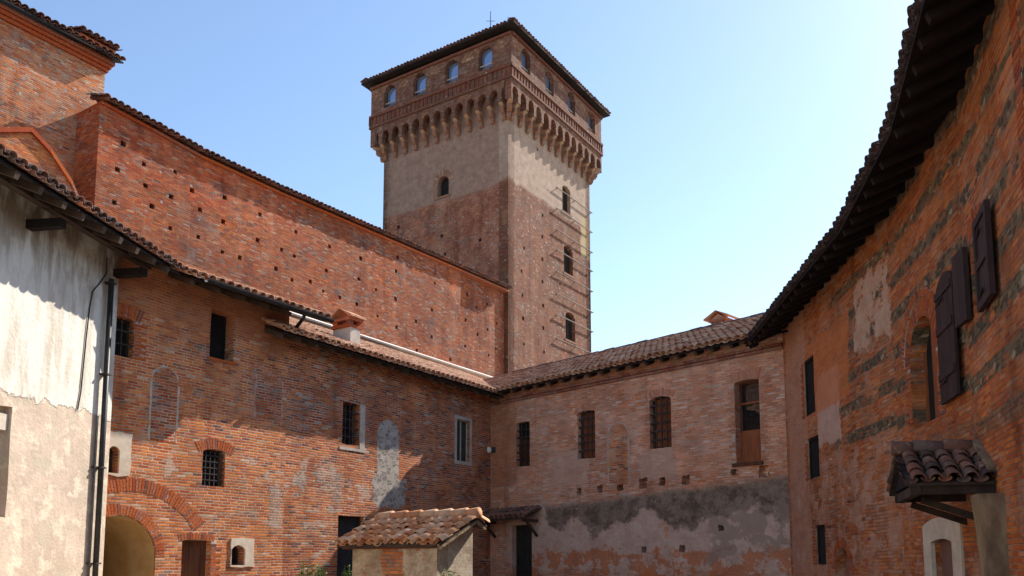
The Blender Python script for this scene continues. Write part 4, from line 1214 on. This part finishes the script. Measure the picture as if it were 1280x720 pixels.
# ================================================================== RIGHT WING, bending towards the camera
def right_wing():
    ze = 7.38
    ZT = 7.46
    t = thing('right_brick_wing', 'shaded orange brick and cobble wing with dark open shutters along the right', 'building', tuple(WR2.w(e2/2, 0)))
    M3 = dict(mort=(.46, .225, .12), bw=.24, bh=.064, smear=.42, dark=.30, blotch=.5, burnt=.6, gain=.9)
    OR2 = [(0, (.50, .12, .028)), (.3, (.60, .17, .038)), (.6, (.40, .075, .022)), (.72, (.62, .19, .045)), (.92, (.56, .24, .12))]
    m1 = masonry('right_far_brick', PAL_ORANGE, PAL_PINK, seed=21, cobble=(3.6, 3.3, .60, .40, .07), **M3,
                 regions=[dict(kind='plaster', box=WR1.box(1066, 340, 1112, 432), amp=.6, c1=(.56, .39, .29), c2=(.48, .27, .17), k=.9, holes=.08),
                          dict(kind='plaster', box=WR1.box(1021, 462, 1050, 556), amp=.35, c1=(.60, .41, .32), c2=(.50, .31, .23), k=.85, sd=5),
                          dict(kind='plaster', box=(.2, -1, 1.9, 8), amp=.25, c1=(.56, .33, .23), c2=(.46, .23, .14), k=.6, sd=2),
                          dict(kind='plaster', box=(-1, -1, 9, 3.9), amp=.6, c1=(.53, .34, .25), c2=(.42, .18, .10), k=.7, holes=-.01, sd=3),
                          dict(kind='plaster', box=(2.0, 4.9, 4.9, 6.6), amp=.35, c1=(.60, .19, .05), c2=(.50, .14, .04), k=.7, sd=9)])
    m2 = masonry('right_mid_brick', PAL_ORANGE, OR2, seed=22, cobble=(-1, 3.1, .60, .40, .07), **M3,
                 regions=[dict(kind='plaster', box=(-1, -1, 9, 3.0), amp=.6, c1=(.50, .31, .22), c2=(.40, .16, .09), k=.6, holes=-.02, sd=3)])
    m3 = masonry('right_near_brick', PAL_ORANGE, OR2, seed=23, cobble=(-1, 2.9, .60, .42, .08), **M3,
                 regions=[dict(kind='plaster', box=(-1, -1, 9, 2.6), amp=.6, c1=(.46, .27, .19), c2=(.38, .15, .085), k=.55, holes=-.02, sd=3)])
    s1, s2, s3 = WR1.box(1005, 447, 1018, 519), WR1.box(1010, 546, 1024, 598), WR1.box(1020, 656, 1032, 706)
    na = WR1.box(1046, 684, 1064, 800); na[1] = .03
    aw = WR2.box(1138, 392, 1171, 531)
    dw = WR2.box(1170, 672, 1197, 840); dw[1] = .03
    w2b = WR3.hit(1221, 330)
    w2 = [w2b[0]-.27, WR3.hit(1218, 394)[1], w2b[0]+.27, WR3.hit(1221, 282)[1]]
    link('wall', panel_mesh('wall', [(0, 0), (e1, 0), (e1, ZT+.2), (0, ZT+.2)], [rough(s1), rough(s2), rough(s3), arch(na)], .55, m1), t, WR1.M)
    link('wall', panel_mesh('wall', [(0, 0), (e2, 0), (e2, ZT+.2), (0, ZT+.2)], [arch(aw), arch(dw, .05)], .55, m2), t, WR2.M)
    link('wall', panel_mesh('wall', [(0, 0), (e3, 0), (e3, ZT+.2), (0, ZT+.2)], [rough(w2)], .55, m3), t, WR3.M)
    mb = MB(); mb.box(e3-.5, e3-.004, 0, ZT, -6, -.56); mb.build('end_wall', m3, t, WR3.M)
    for b in (s1, s2, s3):
        w = window(WR1, t, b, .035, frame=M_VOID, fill=M_VOID, fill_name='dark_room')
        jamb(WR1, w, b[0], -1, b[1], b[3], (.22, .12))
    mb = MB(); mb.prism(arch([na[0]-.03, na[1], na[2]+.03, na[3]+.03]), -.24, -.20); mb.build('niche_back', M_VOUSS_OLD, t, WR1.M)
    lintel(WR1, t, na, (na[2]-na[0])/2, .2, .0)
    # tall arched window: brick arch, brown inner leaf
    W = window(WR2, t, aw, .20, frame=M_RUST, fill=M_VOID, fill_name='dark_room')
    xm = aw[0]+(aw[2]-aw[0])*.52
    mb = MB(); mb.prism([(xm, aw[1]), (aw[2], aw[1])]+[(x, y) for x, y in arch(aw)[2:] if x >= xm]+[(xm, max(y for x, y in arch(aw)))], -.18, -.13); mb.build('inner_leaf', M_RUST, W, WR2.M)
    r = (aw[2]-aw[0])/2
    mb = MB(); vouss(mb, (aw[0]+aw[2])/2, aw[3]-r, r+.01, r+.27, -PI/2, PI/2); vouss(mb, (aw[0]+aw[2])/2, aw[3]-r, r+.29, r+.42, -PI/2, PI/2, z1=.03); mb.build('brick_arch', [M_VOUSS, M_MORTAR], W, WR2.M)
    jamb(WR2, W, aw[0], -1, aw[1], aw[3]-r, (.30, .16)); jamb(WR2, W, aw[2], 1, aw[1], aw[3]-r, (.30, .16))
    # shutters: battened leaves with ledges, hung on the wall; ang = how far the free edge stands off the wall
    def shutter(Wl, hx, y0, y1, wd, ang, side, parent, arched=False, panels=True, back=.03):
        mb = MB()
        nb = 4
        for i in range(nb):
            a, b = wd*i/nb+.003, wd*(i+1)/nb-.003
            if arched:
                top = lambda q: y1-(wd-math.sqrt(max(0, wd*wd-(wd-q)**2)))*1.0
                top = lambda q: y1-wd*.75*(1-math.sqrt(max(0., 1-((wd*.55-q)/(wd*.75))**2)))
                mb.prism([(a, y0), (b, y0), (b, top(b)), ((a+b)/2, top((a+b)/2)), (a, top(a))], 0, .035)
            else: mb.box(a, b, y0, y1, 0, .035)
        if panels:
            fr = .09
            frame_bars(mb, [0, y0, wd, y1], fr, .035, .06)
            mb.box(fr, wd-fr, y0+(y1-y0)*.44, y0+(y1-y0)*.44+.10, .035, .06)
        else:
            for q in (.18, .55, .84): mb.box(.03, wd-.03, y0+(y1-y0)*q, y0+(y1-y0)*q+.10, .035, .055)
        M = Wl.M @ Matrix.Translation((hx, 0, back)) @ (Matrix.Rotation(-ang, 4, 'Y') if side > 0 else Matrix.Rotation(PI+ang, 4, 'Y') @ Matrix.Translation((0, 0, -.06)))
        o = mb.build('shutter', M_SHUT, parent, M)
        for q in (.15, .8):
            mb = MB(); mb.tube([(.0, y0+(y1-y0)*q, .03), (wd*.55, y0+(y1-y0)*q+.02, .066)], .014, 6)
            mb.build('hinge', M_IRON, o, M)
    u0 = WR2.hit(1178, 430)[0]; u1 = WR2.hit(1205, 430)[0]
    yb = WR2.hit(1190, 502)[1]; yt = WR2.hit(1187, 341)[1]
    shutter(WR2, u0, yb, yt, u1-u0, math.radians(3), 1, W, arched=True, panels=False)
    V = window(WR3, t, w2, .3, frame=M_WOOD, fill=M_VOID, fill_name='dark_room')
    lintel(WR3, t, w2, .08, .26)
    shutter(WR3, w2[0]-.02, WR3.hit(1207, 399, .1)[1], WR3.hit(1207, 299, .1)[1], .42, math.radians(7), -1, V)
    u1 = WR3.hit(1250, 330)[0]
    shutter(WR3, w2[2]+.02, WR3.hit(1240, 374, .05)[1], WR3.hit(1237, 250, .05)[1], max(.5, u1-w2[2]-.02), math.radians(2), 1, V)
    # white-framed doorway
    sb = WR2.box(1160, 645, 1208, 840)
    sb[1] = .0; sb[2] = min(sb[2], e2-.02)
    me = panel_mesh('door_surround', arch(sb, .10, 14), [arch([dw[0]+.01, .02, dw[2]-.01, dw[3]-.01], .05)], .06, M_CREAM)
    ds = link('door_surround', me, t, WR2.shifted(.03).M, 'cream plastered surround with an arched head')
    mb = MB(); xm = dw[0]+(dw[2]-dw[0])*.52
    mb.box(dw[0]-.05, dw[2]+.05, .02, dw[3]+.05, -.18, -.14)
    dd = mb.build('doorway', M_VOID, t, WR2.M)
    mb = MB(); mb.box(dw[0], xm, .03, dw[3], -.135, -.11); mb.build('door_leaf', M_ROSE, dd, WR2.M)
    # old brick arch high at the near end
    ax, ay = WR3.hit(1272, 150)
    jamb(WR3, t, ax, 1, 3.6, 7.3, (.26, .25))
    # eaves
    OVH = .82
    lines = []
    EA = [WR1.shifted(OVH), WR2.shifted(OVH), WR3.shifted(OVH)]
    def meet(a, b):
        # crossing of two eave lines
        d = b.p-a.p
        den = a.u.x*b.u.y-a.u.y*b.u.x
        s = (d.x*b.u.y-d.y*b.u.x)/den
        return a.p+a.u*s
    p0 = EA[0].p-EA[0].u*4.0
    p1, p2 = meet(EA[0], EA[1]), meet(EA[1], EA[2])
    p3 = EA[2].p+EA[2].u*e3
    P = [p0, p1, p2, p3]
    for i in range(3):
        a, b = P[i], P[i+1]
        up = -EA[i].n
        s0 = Vector((a.x, a.y, ze)); s1_ = Vector((b.x, b.y, ze))
        c = []
        if i > 0:
            k = (EA[i-1].n+EA[i].n).normalized(); nn = Vector((k.y, -k.x)); nn = nn if nn.dot(EA[i].u) > 0 else -nn; c.append((a-nn*.14, nn))
        if i < 2:
            k = (EA[i+1].n+EA[i].n).normalized(); nn = Vector((k.y, -k.x)); nn = nn if nn.dot(EA[i].u) < 0 else -nn; c.append((b-nn*.14, nn))
        ext = EA[i].u*1.2
        off = Vector((up.x, up.y, 0))*.03
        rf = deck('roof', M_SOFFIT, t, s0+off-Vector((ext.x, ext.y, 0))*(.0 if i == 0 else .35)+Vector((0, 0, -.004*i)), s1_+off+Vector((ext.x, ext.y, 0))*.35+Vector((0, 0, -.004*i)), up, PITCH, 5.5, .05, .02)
        tiles('tile_slope', M_TILE_SHADE, rf, s0-Vector((ext.x, ext.y, 0))*(0 if i == 0 else 1), s1_+Vector((ext.x, ext.y, 0)), up, PITCH, 3.4, clips=c, sx=.2, r=.088)
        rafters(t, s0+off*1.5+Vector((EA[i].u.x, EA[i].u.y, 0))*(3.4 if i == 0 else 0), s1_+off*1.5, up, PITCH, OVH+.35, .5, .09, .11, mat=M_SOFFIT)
    # ------------- gabled porch roof against the near wall
    wu, wz = WR3.hit(1224, 566)
    por = thing('porch_roof', 'small gabled porch roof of dark mossy tiles projecting from right wall', 'porch', tuple(WR3.w(wu, 0)))
    out = WR3.n; al = WR3.u
    rz = wz
    LEN, HW, DR = .95, .78, .42
    pit = math.atan2(DR, HW)
    for sg in (1, -1):
        eA = WR3.w(wu+sg*HW, rz-DR, 0.02); eB = WR3.w(wu+sg*HW, rz-DR, LEN)
        dk = deck('boards', M_WOOD, por, eA, eB, -al*sg, pit, HW, .035, .0)
        tiles('tiles', M_TILE_DARK, por, eA, eB, -al*sg, pit, HW*1.08, sx=.185, sy=.20, r=.082, label='far slope of the porch roof' if sg < 0 else None)
    mb = MB()
    x = 0.0
    while x < LEN-.05:
        mb.tube([WR3.w(wu, rz+.075, x), WR3.w(wu, rz+.095, min(LEN+.03, x+.4))], [.085, .095], 10); x += .34
    mb.build('ridge_tiles', M_TILE_DARK, por, smooth=True)
    mb = MB()
    mb.beam(WR3.w(wu+.03, rz+.13, .03), WR3.w(wu+HW, rz-DR+.14, .03), .10, .07); mb.build('mortar_fillet', M_CONC, por)
    for sg in (1, -1):
        mb = MB(); mb.beam(WR3.w(wu+sg*(HW-.10), rz-DR-.07, -.1), WR3.w(wu+sg*(HW-.10), rz-DR-.07, LEN-.06), .10, .12); mb.build('beam', M_WOOD, por)
    mb = MB(); mb.beam(WR3.w(wu-HW+.02, rz-DR-.08, LEN-.12), WR3.w(wu+HW-.02, rz-DR-.08, LEN-.12), .09, .11)
    mb.build('tie_beam', M_WOOD, por)
    # dark sheet in the open gable, standing in for its shade
    g = [WR3.w(wu-HW+.06, rz-DR, LEN-.06), WR3.w(wu+HW-.06, rz-DR, LEN-.06), WR3.w(wu, rz-.03, LEN-.06)]
    g2 = [WR3.w(wu-HW+.06, rz-DR, LEN-.10), WR3.w(wu+HW-.06, rz-DR, LEN-.10), WR3.w(wu, rz-.03, LEN-.10)]
    mb = MB(); mb.faces(g+g2, [(0, 1, 2), (5, 4, 3), (0, 3, 4, 1), (1, 4, 5, 2), (2, 5, 3, 0)]); mb.build('gable_shade', M_SOFFIT, por)
    for sg in (-1, .25):
        mb = MB(); mb.beam(WR3.w(wu+sg*(HW-.1), rz-DR-.42, .0), WR3.w(wu+sg*(HW-.1), rz-DR-.16, LEN-.25), .07, .08); mb.build('strut', M_WOOD, por)
    # pier of rough render that carries the porch
    pa, pb = WR3.hit(1212, 660, .25)[0], WR3.hit(1243, 660, .25)[0]
    zt = rz-DR-.16
    pr = MB()
    wid = .16
    pc = WR3.hit(1222, 660, .25)[0]
    for k in range(8):
        z0_, z1_ = zt*k/8, zt*(k+1)/8
        f0, f1 = 1+.22*max(0, (k/8-.6)/.4)**2, 1+.22*max(0, ((k+1)/8-.6)/.4)**2
        pr.hexa([(pc-wid*f0, z0_, -.05), (pc+wid*f0, z0_, -.05), (pc+wid*f0, z0_, .22*f0), (pc-wid*f0, z0_, .22*f0), (pc-wid*f1, z1_, -.05), (pc+wid*f1, z1_, -.05), (pc+wid*f1, z1_, .22*f1), (pc-wid*f1, z1_, .22*f1)], .5)
    tag(pr.build('rendered_pier', M_CONC, None, WR3.M), 'rough grey rendered pier standing under the porch roof', 'pillar')
right_wing()

# ================================================================== TILED SHED in the middle of the court
def shed():
    # ridge runs at right angles to the left wall; gable end faces right
    r = ray(597, 634); Y = 17.0
    rp = Vector((r.x*Y/r.y, Y)); zr = EYE+r.z*Y/r.y-.20
    lw = Vector((-DL.y, DL.x))           # towards the left wall
    HW, DR, L = 1.22, .56, 2.70
    pit = math.atan2(DR, HW)
    t = thing('tiled_shed', 'little masonry shed with sunlit terracotta tile roof in front of back wall', 'shed', (rp.x+lw.x*L/2, rp.y+lw.y*L/2, 0))
    S = Wall(rp, -lw)                    # local x from left (-L) to the gable (0); z towards the camera
    ze = zr-DR
    for sg in (1, -1):
        hw_, z_ = (HW, ze) if sg > 0 else (.32, zr-DR*.32/HW)
        A, B = S.w(-L, z_, sg*hw_), S.w(0, z_, sg*hw_)
        rf = deck('roof', M_WOOD, t, A, B, -S.n*sg, pit, hw_, .05, .0)
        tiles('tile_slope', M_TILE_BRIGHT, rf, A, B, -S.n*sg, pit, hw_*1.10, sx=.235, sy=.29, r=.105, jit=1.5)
    mb = MB(); x = -L
    while x < -.1:
        mb.tube([S.w(x, zr+.06, 0), S.w(min(x+.45, .04), zr+.09, 0)], [.10, .115], 10); x += .4
    mb.build('ridge_tiles', M_TILE_BRIGHT, t, smooth=True)
    m = masonry('shed_masonry', PAL_ORANGE, PAL_WARM, smear=.6, dark=.4, seed=31, bw=.26, bh=.075,
                regions=[dict(kind='plaster', box=(-5, -1, -1.65, 5), amp=.25, c1=(.52, .39, .26), c2=(.28, .19, .12), sd=2, k=.95, holes=.12),
                         dict(kind='plaster', box=(-1.15, -1, 2, 5), amp=.2, c1=(.55, .43, .31), c2=(.30, .20, .13), sd=5, holes=.1)])
    m2 = masonry('shed_gable_masonry', PAL_WARM, PAL_OLD, smear=.6, dark=.5, seed=33, regions=[dict(kind='plaster', box=(-1, -.5, 4, 5), amp=.4, c1=(.60, .49, .36), c2=(.34, .24, .16), sd=5, holes=.2)])
    x0, x1, hw = -L+.22, -.26, HW-.24
    F_ = S.shifted(hw)
    link('wall', panel_mesh('wall', [(x0, 0), (x1, 0), (x1, ze+.10), (x0, ze+.10)], [], .35, m), t, F_.M)
    rw = .20
    dm = hw+rw
    zb = zr-DR*rw/HW-.04
    GW = Wall(S.w(x1, 0, hw).xy, -S.n)
    gp = [(0.002, 0), (dm-.002, 0), (dm-.002, zb), (hw, zr-.03), (.002, ze+.1)]
    link('gable_wall', panel_mesh('gable_wall', gp, [], .35, m2), t, GW.M)
    bk = MB(); bk.box(x0, x1-.36, 0, zb-.02, -rw, -rw+.3); bk.box(x0+.001, x0+.3, 0, ze+.08, -rw+.3, hw-.36); bk.build('rear_wall', m2, t, S.M)
    # timber plate under the front eave and barge boards on the gable
    mb = MB(); mb.box(-L+.05, -.05, ze-.08, ze+.02, HW-.2, HW-.1); mb.build('eave_plate', M_BROWN, t, S.M)
    for sg in (1, -1):
        mb = MB(); hw_, z_ = (HW, ze) if sg > 0 else (.32, zr-DR*.32/HW); mb.beam(S.w(-.03, z_-.06, sg*hw_), S.w(-.03, zr-.06, 0), .05, .10); mb.build('barge_board', M_CONC, t)
shed()

# ================================================================== WEEDS whose tips reach into the picture
def weed(px, Y, h, label, spread=.25, n=26):
    q = at(px, Y)
    t = thing('leafy_weed', label, 'plant', (q.x, q.y, 0), 'tall weeds in front of the left wing')
    mb, lf = MB(), MB()
    for i in range(n):
        a = random.uniform(0, 2*PI); rr_ = random.uniform(.02, spread)
        hh = h*random.uniform(.78, 1.0)
        tip = Vector((q.x+math.cos(a)*rr_, q.y+math.sin(a)*rr_, hh))
        base = Vector((q.x+math.cos(a)*rr_*.3, q.y+math.sin(a)*rr_*.3, 0))
        mid = (base+tip)/2+Vector((math.cos(a), math.sin(a), 0))*.03
        mb.tube([base, mid, tip], [.008, .006, .003], 5)
        for k in range(12):
            f = random.uniform(.25, 1.0)
            p = base.lerp(tip, f)
            b = random.uniform(0, 2*PI)
            d = Vector((math.cos(b), math.sin(b), random.uniform(-.2, .5))).normalized()
            s = d.cross(Vector((0, 0, 1))).normalized()
            L = random.uniform(.06, .13)
            up = Vector((0, 0, .02))
            lf.faces([p, p+d*L*.5+s*L*.22+up, p+d*L, p+d*L*.5-s*L*.22+up, p+d*L*.5], [(0, 4, 1), (4, 2, 1), (0, 3, 4), (4, 3, 2)])
    mb.build('stems', M_LEAF, t); lf.build('leaves', M_LEAF, t)
weed(386, 19.5, 1.66, 'clump of green weeds left of the dark door, taller left tips')
weed(401, 19.2, 1.62, 'clump of green weeds nearest the dark door, yellowish tips', .2)
weed(434, 18.5, 1.58, 'low green weed right in front of the dark door', .2, 18)
weed(560, 14.6, 1.56, 'low green weed in front of the tiled shed', .22, 20)
